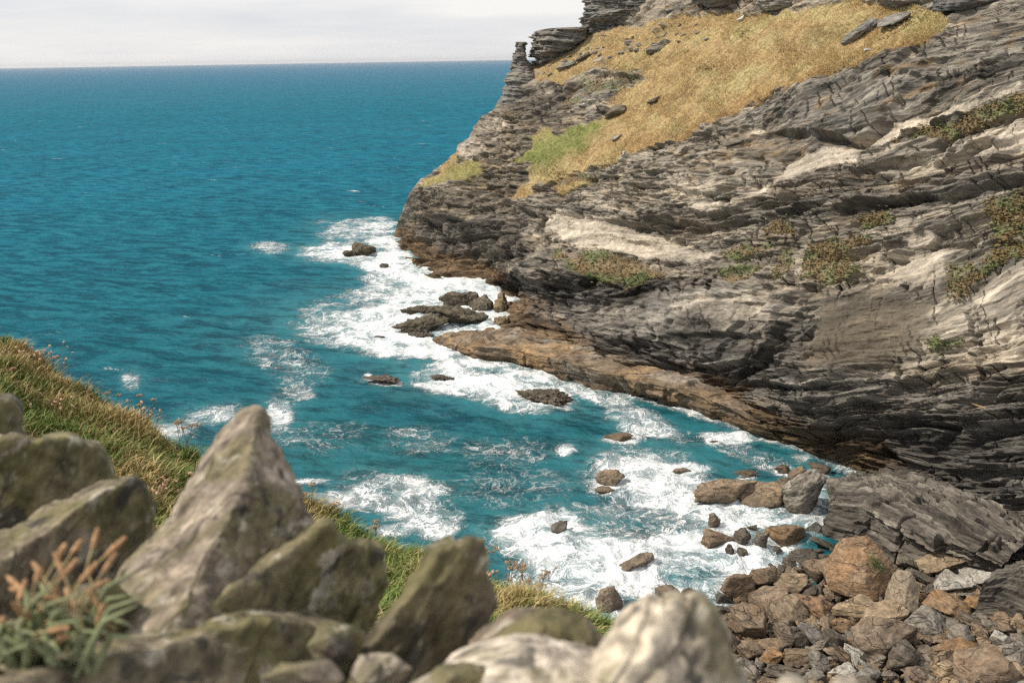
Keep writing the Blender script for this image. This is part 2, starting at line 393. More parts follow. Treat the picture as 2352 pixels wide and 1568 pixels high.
# the near buttress stands in front of the seaward cove wall: a side wall along its left edge
xe = np.interp(gy, [470, 560, 620, 660, 720, 760], [1225, 1222, 1180, 1150, 1158, 1150])
inlet = (1 - sstep(-14, 10, gx - xe)) * sstep(480, 600, gy) * (1 - sstep(672, 720, gy)) * sstep(1000, 1120, gx)
e = e - 1.2 * inlet * sstep(0, 1, (668 - gy) / 60 + .0) 
P = on_plane(gx, gy, PN, P0, e)
al = P @ T2
# strata: level lines of the bedding as the photo shows them on the face
lines = {0: [(1000, 760), (1200, 790), (1400, 830), (1600, 880), (1850, 892), (2100, 870), (2352, 830)],
         130: [(1170, 640), (1300, 650), (1500, 640), (1620, 636), (1820, 640), (1980, 620), (2150, 590), (2352, 520)],
         270: [(920, 510), (1046, 500), (1218, 488), (1400, 500), (1550, 512), (1730, 488), (1910, 470), (2090, 440), (2352, 380)],
         400: [(1000, 400), (1200, 400), (1400, 400), (1600, 390), (1800, 380), (1975, 335), (2118, 285), (2352, 200)],
         530: [(1080, 290), (1300, 290), (1500, 290), (1700, 260), (1850, 190), (2035, 127), (2352, 50)],
         680: [(1160, 200), (1400, 150), (1700, 100), (1900, 50), (2000, 0)],
         -120: [(1700, 960), (1890, 1000), (2130, 968), (2352, 950)], -240: [(1960, 1060), (2100, 1110), (2352, 1130)], -400: [(2352, 1330), (2000, 1250)], -110: [(1600, 940)], -165: [(1740, 1002)], -190: [(1850, 1040)], -255: [(1950, 1085)]}
lc, lv = [], []
for k_, pts in lines.items():
    for p in pts: lc.append(p); lv.append(k_)
S = rbf(lc, lv, gx, gy)
warp = fbm(V([al / 24, S / 90, gx * 0]), 3)
S2 = S + 8 * warp
jit = (fbm(V([gx / 60, gy / 60, gx * 0 + 3.3]), 5, 0.6) * 26).astype(np.float32)
MK = lambda poly, soft=5, j=1.0: polymask(gx, gy, poly, soft, jit * j)
def MX(*a):
    r = a[0]
    for q in a[1:]: r = np.maximum(r, q)
    return r
grass = MX(MK([(1300, 96), (1345, 72), (1420, 60), (1530, 48), (1640, 34), (1760, 40), (1850, 14), (1950, 4), (2060, 8), (2150, 20), (2185, 45), (2135, 97), (2035, 127), (1968, 143), (1900, 167), (1850, 190), (1768, 213), (1705, 253), (1650, 285), (1600, 305),
                (1562, 325), (1496, 340), (1439, 353), (1396, 373), (1346, 393), (1272, 413), (1239, 420), (1229, 443), (1172, 462), (1182, 443), (1226, 383), (1222, 367), (1182, 375), (1229, 310), (1256, 287), (1286, 307), (1346, 283), (1396, 260),
                (1429, 213), (1479, 180), (1476, 160), (1356, 160), (1292, 180), (1196, 192), (1200, 175)], 4, 0.55),
           MK([(952, 432), (1012, 385), (1049, 352), (1051, 380), (1109, 357), (1107, 393), (1062, 412), (989, 432)], 4, 0.4),
           MK([(1270, 430), (1340, 405), (1350, 425), (1290, 440)], 4, 0.5))
rub = sstep(0.25, 0.55, fbm(V([gx / 34, gy / 26, gx * 0 + 8]), 4)) * MX(MK([(1300, 90), (1560, 50), (1640, 45), (1500, 110), (1330, 150), (1220, 190), (1200, 170)], 16, 1), MK([(1700, 30), (2000, 0), (2000, -40), (1600, 20)], 15, 1))
grass = grass * (1 - rub)
greeng = MK([(1285, 290), (1212, 318), (1180, 376), (1235, 380), (1330, 345), (1400, 275), (1345, 275)], 20, 0.7)
sand = MX(MK([(1815, 368), (1901, 340), (1968, 333), (2051, 280), (2150, 262), (2268, 230), (2352, 195), (2352, 215), (2201, 262), (2118, 295), (2041, 335), (1975, 345), (1965, 375), (1885, 392), (1801, 425), (1728, 455), (1768, 427), (1801, 400)], 5, 0.35),
          MK([(1250, 494), (1346, 498), (1426, 508), (1506, 538), (1568, 570), (1640, 578), (1640, 602), (1568, 612), (1466, 590), (1386, 568), (1306, 552), (1238, 526)], 6, 0.5),
          MK([(2420, 300), (2301, 322), (2251, 343), (2235, 352), (2285, 354), (2420, 332)], 5, .5), MK([(1588, 467), (1668, 455), (1651, 473), (1601, 483)], 4, .3),
          MK([(1708, 297), (1778, 303), (1755, 313), (1721, 311)], 3, .2), MK([(2078, 544), (2130, 530), (2146, 540), (2130, 560), (2082, 568)], 4, .3),
          MK([(2074, 588), (2170, 580), (2162, 668), (2050, 656), (1986, 648)], 12, .8) * .7, MK([(1790, 584), (1842, 564), (1822, 632), (1794, 616)], 6, .5) * .8,
          MK([(1060, 330), (1120, 270), (1160, 270), (1130, 320), (1075, 385)], 5, .4) * .35,
          MK([(1500, 420), (1600, 400), (1700, 380), (1780, 375), (1700, 420), (1560, 440)], 14, 1) * .45, MK([(1560, 700), (1760, 690), (1800, 740), (1640, 750)], 20, 1.2) * .4)
veg = MX(MK([(1850, 556), (1910, 548), (2018, 536), (2022, 552), (1942, 568), (1930, 588), (1942, 604), (1978, 608), (1962, 620), (1890, 640), (1834, 628), (1842, 584)], 4, .45),
         MK([(2266, 460), (2352, 448), (2530, 440), (2530, 536), (2352, 540), (2290, 544), (2274, 504)], 5, .5), MK([(2530, 545), (2352, 546), (2274, 568), (2262, 608), (2250, 632), (2202, 668), (2242, 652), (2270, 622), (2322, 590), (2530, 574)], 5, .5),
         MK([(1650, 588), (1698, 564), (1782, 562), (1730, 582), (1698, 594)], 4, .35), MK([(1654, 624), (1746, 602), (1730, 626), (1682, 646)], 4, .4), MK([(1970, 508), (2046, 486), (2046, 508), (1982, 526)], 3, .3),
         MK([(1746, 524), (1830, 514), (1826, 534), (1770, 534)], 3, .4), MK([(2130, 780), (2150, 768), (2166, 784), (2206, 778), (2170, 798), (2134, 806)], 3, .2), MK([(1314, 600), (1366, 584), (1410, 584), (1466, 600), (1506, 628), (1446, 648), (1386, 648), (1318, 622)], 4, .6),
         MK([(1268, 590), (1286, 572), (1308, 588), (1286, 600)], 3, .1), MK([(2048, 332), (2118, 291), (2201, 275), (2301, 238), (2420, 205), (2420, 240), (2268, 285), (2201, 312), (2101, 319)], 4, .5),
         MK([(2008, 92), (2131, 28), (2130, 42), (2035, 85)], 3, .15), MK([(2180, 610), (2230, 600), (2250, 640), (2200, 690), (2180, 660)], 8, .8) * .7, MK([(1700, 80), (1722, 72), (1728, 88), (1708, 92)], 3, .1), MK([(1598, 158), (1625, 145), (1648, 152), (1604, 172)], 3, .2),
         MK([(1330, 175), (1480, 160), (1470, 185), (1400, 215), (1340, 215)], 10, 1.2) * .6, MK([(1040, 585), (900, 570), (950, 600)], 3, .1) * 0,
         MK([(1290, 230), (1330, 215), (1350, 240), (1290, 250)], 5, .5) * .8, MK([(1250, 400), (1350, 390), (1400, 372), (1380, 400), (1290, 430)], 6, .8) * .8, MK([(1780, 590), (1800, 570), (1800, 640), (1760, 640)], 6, .7) * .7)
vegg = sstep(-0.15, 0.35, fbm(V([gx / 45, gy / 30, gx * 0 + 5]), 3)); vegg = np.maximum(vegg, MK([(2125, 806), (2130, 764), (2210, 770), (2206, 806)], 4, 0)); vegg = np.maximum(vegg, MK([(1990, 95), (2140, 15), (2140, 50), (2035, 95)], 4, 0))
smoothf = MK([(1890, 680), (2150, 672), (2154, 712), (2090, 832), (1990, 852), (1870, 856), (1842, 812), (1870, 752)], 22, .8)
darkm = MX(MK([(1880, 1000), (2010, 985), (2130, 960), (2352, 950), (2530, 940), (2530, 1500), (2100, 1190), (1960, 1080)], 14, .8),  # dark slate, plus shade of recesses and overhang undersides painted as colour
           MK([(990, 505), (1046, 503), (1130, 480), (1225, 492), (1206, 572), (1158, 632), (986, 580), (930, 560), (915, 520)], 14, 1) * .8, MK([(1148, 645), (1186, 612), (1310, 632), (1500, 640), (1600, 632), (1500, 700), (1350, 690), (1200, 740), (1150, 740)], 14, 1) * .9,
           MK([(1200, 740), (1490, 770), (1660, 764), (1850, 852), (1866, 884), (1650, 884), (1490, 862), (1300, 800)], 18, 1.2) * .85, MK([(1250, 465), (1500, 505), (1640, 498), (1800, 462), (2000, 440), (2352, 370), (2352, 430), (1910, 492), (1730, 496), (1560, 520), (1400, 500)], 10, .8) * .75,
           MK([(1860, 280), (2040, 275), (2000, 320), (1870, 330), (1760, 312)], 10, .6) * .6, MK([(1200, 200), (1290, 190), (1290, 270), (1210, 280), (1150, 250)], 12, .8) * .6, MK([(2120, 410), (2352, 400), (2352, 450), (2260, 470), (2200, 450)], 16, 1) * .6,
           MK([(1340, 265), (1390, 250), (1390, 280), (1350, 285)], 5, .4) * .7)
z0 = P[:, 2]
inter = 1 - sstep(2.0, 4.2, z0 + jit * 0.05)                       # weedy brown band between the tides
soft = MX(grass, veg * .8, sand * .75)
rock = (1 - MX(grass, veg, sand * .7)) * (1 - .55 * smoothf)
lay = (1 - soft) * (1 - 0.8 * smoothf) * (.55 + .6 * sstep(-.35, .3, fbm(V([al / 20, S / 120, gx * 0 + 44]), 3)))
low = MK([(1150, 640), (1320, 650), (1600, 650), (1830, 670), (1850, 760), (1870, 850), (2100, 870), (2352, 850), (2530, 850), (2530, 1500), (1960, 1090), (1600, 950), (1150, 760)], 24, 1.2)
lay = lay * (1 + .35 * low)
# bedded relief along the outward direction
ND = -IN * 0.93 + np.array([0, 0, 0.36]); ND /= np.linalg.norm(ND)
D = 1.3 * fbm(V([al / 16, S / 110, gx * 0 + 1]), 3) * (1 - 0.5 * grass)
wob = 1.6 * perlin(V([al / 7, S / 50, gx * 0 + 6]))
D = D + lay * (1.7 * blocks((S2 + wob) / 44, al / 8.5 + S / 300, 11, .07) + 1.0 * blocks((S2 + wob) / 17, al / 4.0 + S / 120, 37, .09) + 0.5 * blocks((S2 + wob) / 8.5, al / 1.9 + S / 70, 71, .12) + .13 * blocks((S2 + .6 * wob) / 4.2, al / 1.2 + S / 30, 91, .2))
D = D + (1 - soft) * (0.35 * ridged(V([al / 5, S2 / 12, gx * 0 + 2]), 3) - .3 + 0.14 * fbm(V([al / 1.6, S2 / 10, gx * 0 + 4]), 2))
D = D + soft * (0.28 * fbm(V([al / 3.0, z0 / 3.0, P[:, 0] / 3.0]), 4) + 0.16 * fbm(V([al / 0.6, z0 / 0.6, P[:, 0] / 0.6]), 2))
# joints: near-vertical clefts
jn = ridged(V([al / 9 + S * .004, S / 160, gx * 0 + 12]), 2)
D = D - lay * 0.9 * sstep(1.05, 1.45, jn)
ljit = fbm(V([gx / 130, gy / 200, gx * 0 + 13]), 3) * 16
# cracks across the beds
ck1 = np.abs(perlin(V([gx / 62 + .25 * jit / 26, S / 260, gx * 0 + 5]))) ; ck2 = np.abs(perlin(V([gx / 30 + .2 * jit / 26 + S / 400, S / 120, gx * 0 + 15])))
pres = sstep(-.05, .25, perlin(V([gx / 120, S / 60, gx * 0 + 25]))); pres2 = sstep(.0, .3, perlin(V([gx / 70, S / 34, gx * 0 + 35])))
crk = np.maximum((1 - sstep(.012, .04, ck1)) * pres, .7 * (1 - sstep(.02, .06, ck2)) * pres2) * (1 - soft) * (1 - .8 * smoothf)
D = D - .75 * crk
# traced ledges: rock stands out above the line and is undercut below it
for pts, A, upx, dn in [
        ([(1250, 470), (1400, 500), (1490, 510), (1550, 518), (1630, 512), (1730, 492), (1830, 478), (1910, 482), (2010, 470), (2090, 455), (2170, 440), (2352, 400), (2500, 370)], 2.0, 50, 34),
        ([(1562, 558), (1630, 568), (1700, 545)], 1.0, 26, 20), ([(1620, 632), (1730, 616), (1820, 652), (1890, 648), (1980, 634), (2050, 640)], .9, 22, 26), ([(2142, 562), (2290, 552), (2352, 556)], 1.0, 22, 18),
        ([(1490, 862), (1610, 874), (1750, 882), (1850, 892), (1930, 888), (2100, 880)], 1.2, 34, 26), ([(1850, 990), (1890, 1002), (2010, 994), (2130, 968), (2290, 984), (2420, 975)], 1.7, 60, 50),
        ([(1781, 314), (1848, 313), (1901, 322), (1968, 327), (2041, 285)], 2.2, 70, 26), ([(1568, 492), (1635, 484), (1701, 480), (1795, 458), (1828, 443), (1901, 430), (2018, 400)], 1.6, 34, 26),
        ([(960, 490), (1046, 502), (1106, 482), (1166, 462), (1230, 490)], 1.8, 50, 70), ([(1700, 356), (1780, 370), (1850, 350)], 1.0, 24, 18), ([(1150, 618), (1200, 600), (1300, 636), (1420, 660)], 1.0, 20, 34),
        ([(1930, 582), (2070, 590)], .8, 20, 16), ([(1260, 545), (1340, 548), (1400, 536), (1500, 560)], .7, 16, 14), ([(1300, 700), (1500, 690), (1700, 670), (1800, 690)], .8, 26, 24), ([(1250, 770), (1400, 790), (1550, 770), (1660, 768), (1794, 776), (1822, 796), (1866, 872)], 1.1, 30, 34),
        ([(1180, 200), (1290, 192), (1360, 172), (1480, 172)], 1.6, 20, 60), ([(1210, 300), (1260, 306), (1286, 309), (1346, 285)], 1.2, 30, 20), ([(1400, 445), (1500, 430), (1620, 440), (1700, 420)], 1.0, 26, 22), ([(2080, 420), (2200, 405), (2352, 330)], 1.0, 30, 30),
        ([(2100, 1000 - 120), (2200, 850), (2352, 840)], .7, 26, 22), ([(2050, 375), (2150, 350), (2300, 330), (2400, 300)], 1.2, 30, 26), ([(1900, 200), (2050, 170), (2200, 160), (2352, 120)], .9, 26, 26), ([(1960, 1092), (2060, 1110), (2200, 1160), (2352, 1200)], 1.2, 30, 40)]:
    q = np.array(pts, float); yl = np.interp(gx, q[:, 0], q[:, 1]) + ljit
    end = sstep(q[0, 0] - 50, q[0, 0] + 20, gx) * (1 - sstep(q[-1, 0] - 20, q[-1, 0] + 50, gx))
    dy = yl - gy
    A = .72 * A * (.55 + .9 * np.clip(.5 + .9 * fbm(V([gx / 70, gx * 0 + A, gx * 0 + upx]), 2), 0, 1)); tr = sstep(-8, 5, dy)
    upv = np.clip(1 - np.maximum(dy, 0) / upx, 0, 1) ** 1.4; dnv = np.clip(1 + np.minimum(dy, 0) / dn, 0, 1) ** 0.9
    D = D + A * end * (0.75 * upv * tr - 0.75 * dnv * (1 - tr)) * (1 - .6 * grass)
edge = sstep(0, 16, gx - np.repeat(xl, NC))
keep = np.where(gy < 545, 0.25 + 0.75 * edge, 0.35 + .65 * edge)
P = P + ND * (D * keep)[:, None]
# colour per point: the ground's own, with shade under the overhangs darkened in
lum = 0.5 + blocks((S2 + wob) / 13, al / 9 + S / 90, 5, .16) * 0.75 + .4 * blocks((S2 + wob) / 5, al / 4 + S / 40, 15, .2) + 0.35 * fbm(V([al / 7, S2 / 26, gx * 0 + 9]), 3)
lum = np.clip(lum, 0, 1)[:, None]
C3 = lambda r, g, b: np.array([r, g, b], np.float32)
col = C3(.15, .137, .115) * (1 - lum) + C3(.41, .36, .285) * lum
warmn = sstep(-.1, .5, fbm(V([al / 12, S / 80, gx * 0 + 21]), 4))[:, None]
col = col * (1 - .45 * warmn) + C3(.235, .18, .12) * .45 * warmn * (0.5 + lum)
col = col * (1 - .85 * smoothf[:, None]) + C3(.105, .087, .063) * (.75 + .5 * lum) * .85 * smoothf[:, None]
def over(c, m_): 
    global col; col = col * (1 - m_[:, None]) + c * m_[:, None]
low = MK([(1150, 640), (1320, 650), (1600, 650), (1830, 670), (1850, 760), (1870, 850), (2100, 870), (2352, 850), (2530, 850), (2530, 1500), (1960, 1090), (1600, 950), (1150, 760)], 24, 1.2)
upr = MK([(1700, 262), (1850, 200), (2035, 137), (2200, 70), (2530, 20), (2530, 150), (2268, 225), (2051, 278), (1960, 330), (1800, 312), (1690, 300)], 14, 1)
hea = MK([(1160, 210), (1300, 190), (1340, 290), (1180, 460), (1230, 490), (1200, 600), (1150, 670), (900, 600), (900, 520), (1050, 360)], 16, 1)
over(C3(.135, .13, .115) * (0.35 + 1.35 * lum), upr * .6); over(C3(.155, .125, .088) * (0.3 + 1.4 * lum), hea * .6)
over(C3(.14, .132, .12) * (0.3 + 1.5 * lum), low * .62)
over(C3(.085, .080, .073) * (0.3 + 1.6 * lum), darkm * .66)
over(C3(.05, .047, .043), crk * .45)
orange = sstep(.25, .6, fbm(V([al / 3, S / 22, gx * 0 + 31]), 4)) * .4 * (1 - darkm) * sstep(200, 420, S)
over(C3(.26, .15, .05), orange)
pale = MX(MK([(1700, 420), (1960, 350), (2352, 215), (2530, 150), (2530, 330), (2352, 335), (2100, 375), (1900, 425), (1750, 465), (1560, 485), (1420, 440), (1560, 400)], 24, 1.2), MK([(1230, 500), (1420, 500), (1560, 560), (1780, 560), (2160, 560), (2170, 660), (1980, 620), (1600, 620), (1300, 575)], 22, 1.2), MK([(2200, 640), (2530, 590), (2530, 860), (2250, 840), (2170, 760)], 24, 1), MK([(1540, 700), (1760, 680), (1830, 760), (1640, 765)], 22, 1.2), MK([(1060, 330), (1130, 265), (1165, 270), (1130, 320), (1080, 400)], 10, .6))
over(C3(.47, .41, .33) * (.45 + .9 * lum), pale * (1 - darkm) * .38)
over(C3(.50, .435, .35) * (.7 + .6 * lum), np.clip(sand * (.4 + .75 * sstep(-.3, .2, fbm(V([al / 2.5, S / 14, gx * 0 + 77]), 4))), 0, .9))
over(C3(.15, .10, .055) * (0.5 + lum), inter * .9 * (1 - sstep(2000, 2100, gx)))
vm = veg * (.7 + .3 * sstep(-.2, .25, fbm(V([gx / 9, gy / 7, gx * 0 + 55]), 3))); over(C3(.18, .125, .055), vm * (1 - vegg) * .95); over(C3(.12, .145, .05), vm * vegg * .95)
gn = fbm(V([P[:, 0] / 9, P[:, 1] / 9, P[:, 2] / 9]), 4)[:, None]; gn2 = fbm(V([al / 2.0, (P @ IN) / 7, P[:, 2] * 0]), 3)[:, None]
gcol = C3(.36, .292, .142) * (1 + .2 * gn2) + C3(.02, .025, .01) * gn - C3(.0, .03, .015) * sstep(0, 50, 60 - np.abs(gn * 100))
rust = (1 - sstep(6, 46, np.interp(gx, [1182, 1300, 1440, 1562, 1650, 1705, 1850, 2035, 2135], [455, 412, 353, 325, 285, 253, 190, 127, 97]) - gy + jit))[:, None] * sstep(1350, 1500, gx)[:, None]
gcol = gcol * (1 - .5 * rust) + C3(.27, .16, .065) * .5 * rust
grn = np.clip(np.maximum(greeng * .85, MK([(940, 435), (1110, 350), (1110, 400), (990, 440)], 8, .5) * .5), 0, 1)[:, None]
gcol = gcol * (1 - grn) + C3(.175, .21, .062) * grn
over(gcol, grass)
col = np.clip(col, .01, .8)
# close the body: behind the skyline the hill runs back and down; at the foot it runs under water
NB = 10
L = np.array([0.0, .6, 1.6, 3.5, 7, 12, 18, 26, 34, 44])[::-1][:, None] if False else np.array([44., 34, 26, 18, 12, 7, 3.5, 1.6, .6, .25])
Pg = P.reshape(NR, NC, 3)
bk = np.zeros((NR, NB, 3))
for j in range(NB):
    hill = Pg[:, 0] + L[j] * np.array([.50, .86, 0]) - np.array([0, 0, 1]) * (L[j] * .35)
    hill[:, 2] = np.maximum(hill[:, 2], -4)
    foot = Pg[:, 0] + np.array([.25, .35, -1]) * min(L[j], 8) * .6
    wgt = sstep(535, 560, yy)[:, None]
    bk[:, j] = hill * (1 - wgt) + foot * wgt
full = np.concatenate([bk, Pg], 1); NC2 = NC + NB
def ext(a): a = a.reshape(NR, NC, -1); return np.concatenate([np.repeat(a[:, :1], NB, 1), a], 1)
top = []
for d_ in (90., 50., 25., 10., 3.):
    top.append(full[0] + IN * d_ + np.array([0, 0, .12 * d_]))
top = np.stack(top)
fullv = np.concatenate([top, full], 0)
def ext2(a): a = ext(a); return np.concatenate([np.repeat(a[:1], 5, 0), a], 0).reshape(-1, a.shape[-1])
me = mesh_from('headland', fullv.reshape(-1, 3), grid_quads(NR + 5, NC2)[:, ::-1], smooth=False)
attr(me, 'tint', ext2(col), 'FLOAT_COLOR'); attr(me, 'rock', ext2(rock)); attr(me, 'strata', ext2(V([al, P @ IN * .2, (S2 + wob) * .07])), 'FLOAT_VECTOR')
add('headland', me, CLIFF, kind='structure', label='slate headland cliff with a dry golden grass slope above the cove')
rs = np.random.RandomState(17)
vi = rs.choice(np.where(veg > .35)[0], 11000); vd, vf = ico(1); r_ = rs.uniform(.04, .12, len(vi))
vv_ = vd[None] * (1 + .35 * rs.normal(size=(len(vi), len(vd), 1))) * np.array([1.5, 1.5, .6]) * r_[:, None, None] + (P[vi] + rs.normal(size=(len(vi), 3)) * .3)[:, None]
vc = (C3(.17, .122, .056) * (1 - vegg[vi][:, None] * .85) + C3(.115, .14, .05) * vegg[vi][:, None] * .85) * rs.uniform(.6, 1.3, (len(vi), 1))
me = mesh_from('cliff_plants', vv_.reshape(-1, 3), tris=(vf[None] + (np.arange(len(vi)) * len(vd))[:, None, None]).reshape(-1, 3), smooth=False); attr(me, 'tint', np.repeat(vc, len(vd), 0), 'FLOAT_COLOR')
add('cliff_plants', me, mat_tint('cliff_plants', .9), kind='stuff', label='low green and russet plants matted over the cliff ledges', cat='plants')
pr_ = grass * (.25 + .75 * sstep(-.3, .3, jit / 26)); gi = rs.choice(len(gx), 60000, p=pr_ / pr_.sum()); nt_ = len(gi)
tv = []
hh_ = rs.uniform(.10, .30, nt_); dn_ = np.array([-.35, -.1, -.25])
for k_ in range(4):
    b_ = P[gi] + rs.normal(size=(nt_, 3)) * np.array([.12, .12, .03]); a_ = rs.uniform(0, 6.283, nt_); sd_ = V([np.cos(a_), np.sin(a_), a_ * 0]) * (hh_ * .16)[:, None]
    tp_ = b_ + np.array([0, 0, 1]) * hh_[:, None] * .75 + (dn_ + rs.normal(size=(nt_, 3)) * .35) * hh_[:, None]; tv.append(np.stack([b_ - sd_, b_ + sd_, tp_], 1))
tv = np.concatenate(tv); gc4 = np.tile(gcol[gi] * (rs.uniform(1.2, 1.42, (nt_, 1)) + .2 * fbm(P[gi] / 3.5, 4)[:, None]), (4, 1)); gc4 = np.clip(gc4, .02, .8)
me = mesh_from('slope_grass', tv.reshape(-1, 3), tris=np.arange(len(tv) * 3).reshape(-1, 3), smooth=False); attr(me, 'tint', np.repeat(gc4, 3, 0), 'FLOAT_COLOR')
add('slope_grass', me, mat_tint('slope_grass', .8), kind='stuff', label='dry golden tussock grass covering the headland slope', cat='grass')
def cliff_at(x, y):                                                  # point of the headland seen at (x, y)
    i = int(np.argmin(np.abs(yy - y))); j = int(np.argmin(np.abs(GX[i] - x))); return Pg[i, j].copy()

# ------------------------------------------------------------------ rock builders
def rock_mesh(name, rx, ry, rz, seed, sub=5, npl=16, soft=34, bed=0.05, rough=0.10, cut=(0.52, 0.98)):
    rs = np.random.RandomState(seed); d, f = ico(sub)
    n = rs.normal(size=(npl, 3)); n /= np.linalg.norm(n, axis=1, keepdims=True); dist = rs.uniform(*cut, npl)
    t = np.maximum(d @ n.T, 0) / dist
    r = ((t ** soft).sum(1) + 1e-9) ** (-1 / soft); r = np.minimum(r, 1.25)
    p = d * r[:, None]; o = rs.uniform(0, 90, 3); s = min(rx, ry, rz)
    q = p * np.array([rx, ry, rz]) / s
    p = p * (1 + rough * fbm(q * 1.1 + o, 5 if sub > 4 else 3, .55) )[:, None]
    tilt = rs.uniform(-.25, .25, 2); lay_ = q[:, 2] + tilt[0] * q[:, 0] + tilt[1] * q[:, 1]
    b = blocks(lay_ * 3.2 + .4 * perlin(q * 1.3 + o), np.arctan2(q[:, 1], q[:, 0]) * 1.6, int(rs.randint(200)), .25) + .6 * blocks(lay_ * 8 + .6 * perlin(q * 2 + o), np.arctan2(q[:, 1], q[:, 0]) * 3.5, int(rs.randint(200)), .3)
    hz = p.copy(); hz[:, 2] *= .2; p = p + hz * (bed * b)[:, None]
    return mesh_from(name, p * np.array([rx, ry, rz]), tris=f)
def hull_planes(pts):
    bm = bmesh.new()
    for q in pts: bm.verts.new(Vector([float(c) for c in q]))
    r = bmesh.ops.convex_hull(bm, input=bm.verts); bm.normal_update()
    c = np.mean(pts, 0); N, Dd = [], []
    for fc in bm.faces:
        n = np.array(fc.normal[:]); d_ = n @ (np.array(fc.verts[0].co[:]) - c)
        if d_ < 0: n, d_ = -n, -d_
        if d_ > 1e-5: N.append(n); Dd.append(d_)
    bm.free(); return c, np.array(N), np.array(Dd)
def hull_rock(name, pts, seed, sub=6, soft=160, amp=.012, freq=9, bedax=None, bedamp=0.0, bedt=.03):
    """worn stone: the rounded convex body of the given corners, roughened"""
    c, N, Dd = hull_planes(np.array(pts)); d, f = ico(sub)
    t = np.maximum(d @ N.T, 0) / Dd; mxx = t.max(1, keepdims=True)
    r = 1 / (mxx[:, 0] * (((t / mxx) ** soft).sum(1)) ** (1 / soft))
    p = d * r[:, None]
    o = seed * 7.77
    dn = amp * fbm(p * freq + o, 5, .55) + amp * .7 * ridged(p * freq * .5 + o, 3)
    if bedax is not None:
        ax = np.array(bedax, float); ax /= np.linalg.norm(ax); l_ = np.cross(ax, [0.3, .5, .8])
        dn = dn + bedamp * blocks(p @ ax / bedt + .5 * perlin(p * freq * .6 + o), p @ l_ / (bedt * 5), int(seed * 13) % 200, .25)
    p = p + d * dn[:, None]
    return mesh_from(name, p, tris=f), c
def slice_crag(name, outline, dist_pt, depth, seed, layer, amp, dens=2.6, back=IN, nA=40):
    """stack of slate beds: outline rows are (y, left x, right x) in photo units, set at the depth of dist_pt"""
    k0 = (dist_pt - EYE) @ FW
    def pt(x, y): r = rays(x, y); return EYE + r * k0
    o = np.array(outline, float); ys = np.linspace(o[0, 0], o[-1, 0], int((o[-1, 0] - o[0, 0]) / 1.3) + 3)
    l = np.interp(ys, o[:, 0], o[:, 1]); r = np.interp(ys, o[:, 0], o[:, 2])
    A_, B_ = pt(l, ys), pt(r, ys); c = (A_ + B_) / 2; hw = np.linalg.norm(B_ - A_, axis=1) / 2
    nA = int(np.clip(hw.max() * 2 * 14, 48, 260))
    th = np.linspace(0, 2 * math.pi, nA, endpoint=False)
    ax = (B_ - A_) / (2 * hw[:, None] + 1e-9); by = np.array([FW[0], FW[1], 0]); by /= np.linalg.norm(by)
    sq = 0.75
    cx_ = np.sign(np.cos(th)) * np.abs(np.cos(th)) ** sq; sy_ = np.sign(np.sin(th)) * np.abs(np.sin(th)) ** sq
    dep = np.minimum(depth, hw * 1.2 + .8)
    Pt = c[:, None] + ax[:, None] * (cx_[None, :, None] * hw[:, None, None]) + by * (sy_[None, :, None] * dep[:, None, None])
    p = Pt.reshape(-1, 3); nrm = (Pt - c[:, None]).reshape(-1, 3); nl = np.linalg.norm(nrm, axis=1, keepdims=True); nrm = nrm / (nl + 1e-6)
    nrm[:, 2] *= .2
    zz = p[:, 2] + .25 * perlin(p * .3 + seed) + .06 * p[:, 0]; ll = np.tile(th, len(ys)) * hw.max() * .5
    b = amp * (1.0 * blocks(zz / layer, ll / (layer * 4), seed, .1) + .6 * blocks(zz / (layer * .37), ll / (layer * 2), seed + 50, .15)) + .5 * amp * blocks(zz / (layer * 3.3), ll / (layer * 5), seed + 90, .08) + amp * .6 * fbm(p * .5 + seed, 5)
    b = np.clip(b, -.45 * nl[:, 0], None)
    p = p + nrm * b[:, None]
    n0 = len(p); p = np.concatenate([p, [c[0] + np.array([0, 0, .05]), c[-1]]])
    i = np.arange(n0).reshape(len(ys), nA); j = np.roll(i, -1, 1)
    q = np.stack([i[:-1], i[1:], j[1:], j[:-1]], -1).reshape(-1, 4)
    t = np.concatenate([np.stack([np.full(nA, n0), i[0], j[0]], -1), np.stack([np.full(nA, n0 + 1), j[-1], i[-1]], -1)])
    base = c[-1]
    me_ = mesh_from(name, p - base, q, t); return me_, base

# crags on the skyline and in the grass
def crag(name, outline, ref, depth, seed, layer, amp, label, color, off=0.0):
    pt_ = cliff_at(*ref); pt_ = pt_ + (pt_ - EYE) / np.linalg.norm(pt_ - EYE) * off
    me_, base = slice_crag(name, outline, pt_, depth, seed, layer, amp)
    o = add(name, me_, CRAG, label=label, cat='rock', loc=base); o.color = (*color, 1); return o
GREY = (.185, .178, .158)
crag('rock_pinnacle', [(97, 1183, 1207), (101, 1181, 1210), (106, 1182, 1206), (125, 1179, 1206), (135, 1177, 1209), (148, 1176, 1216), (165, 1170, 1224), (182, 1160, 1236), (200, 1158, 1240), (215, 1156, 1236), (240, 1142, 1225)],
     (1180, 195), 5, 3, .6, .7, 'thin leaning pinnacle of stacked slate standing apart at the seaward end of the ridge', GREY, 1.0)
crag('rock_crag', [(63, 1310, 1340), (66, 1262, 1345), (70, 1238, 1345), (78, 1222, 1345), (90, 1220, 1342), (100, 1222, 1330), (112, 1225, 1318), (122, 1219, 1300), (135, 1226, 1285), (150, 1230, 1268), (165, 1228, 1250)],
     (1250, 140), 6, 9, .6, 1.1, 'square-topped dark slate crag right beside the thin pinnacle', GREY, 0.0)
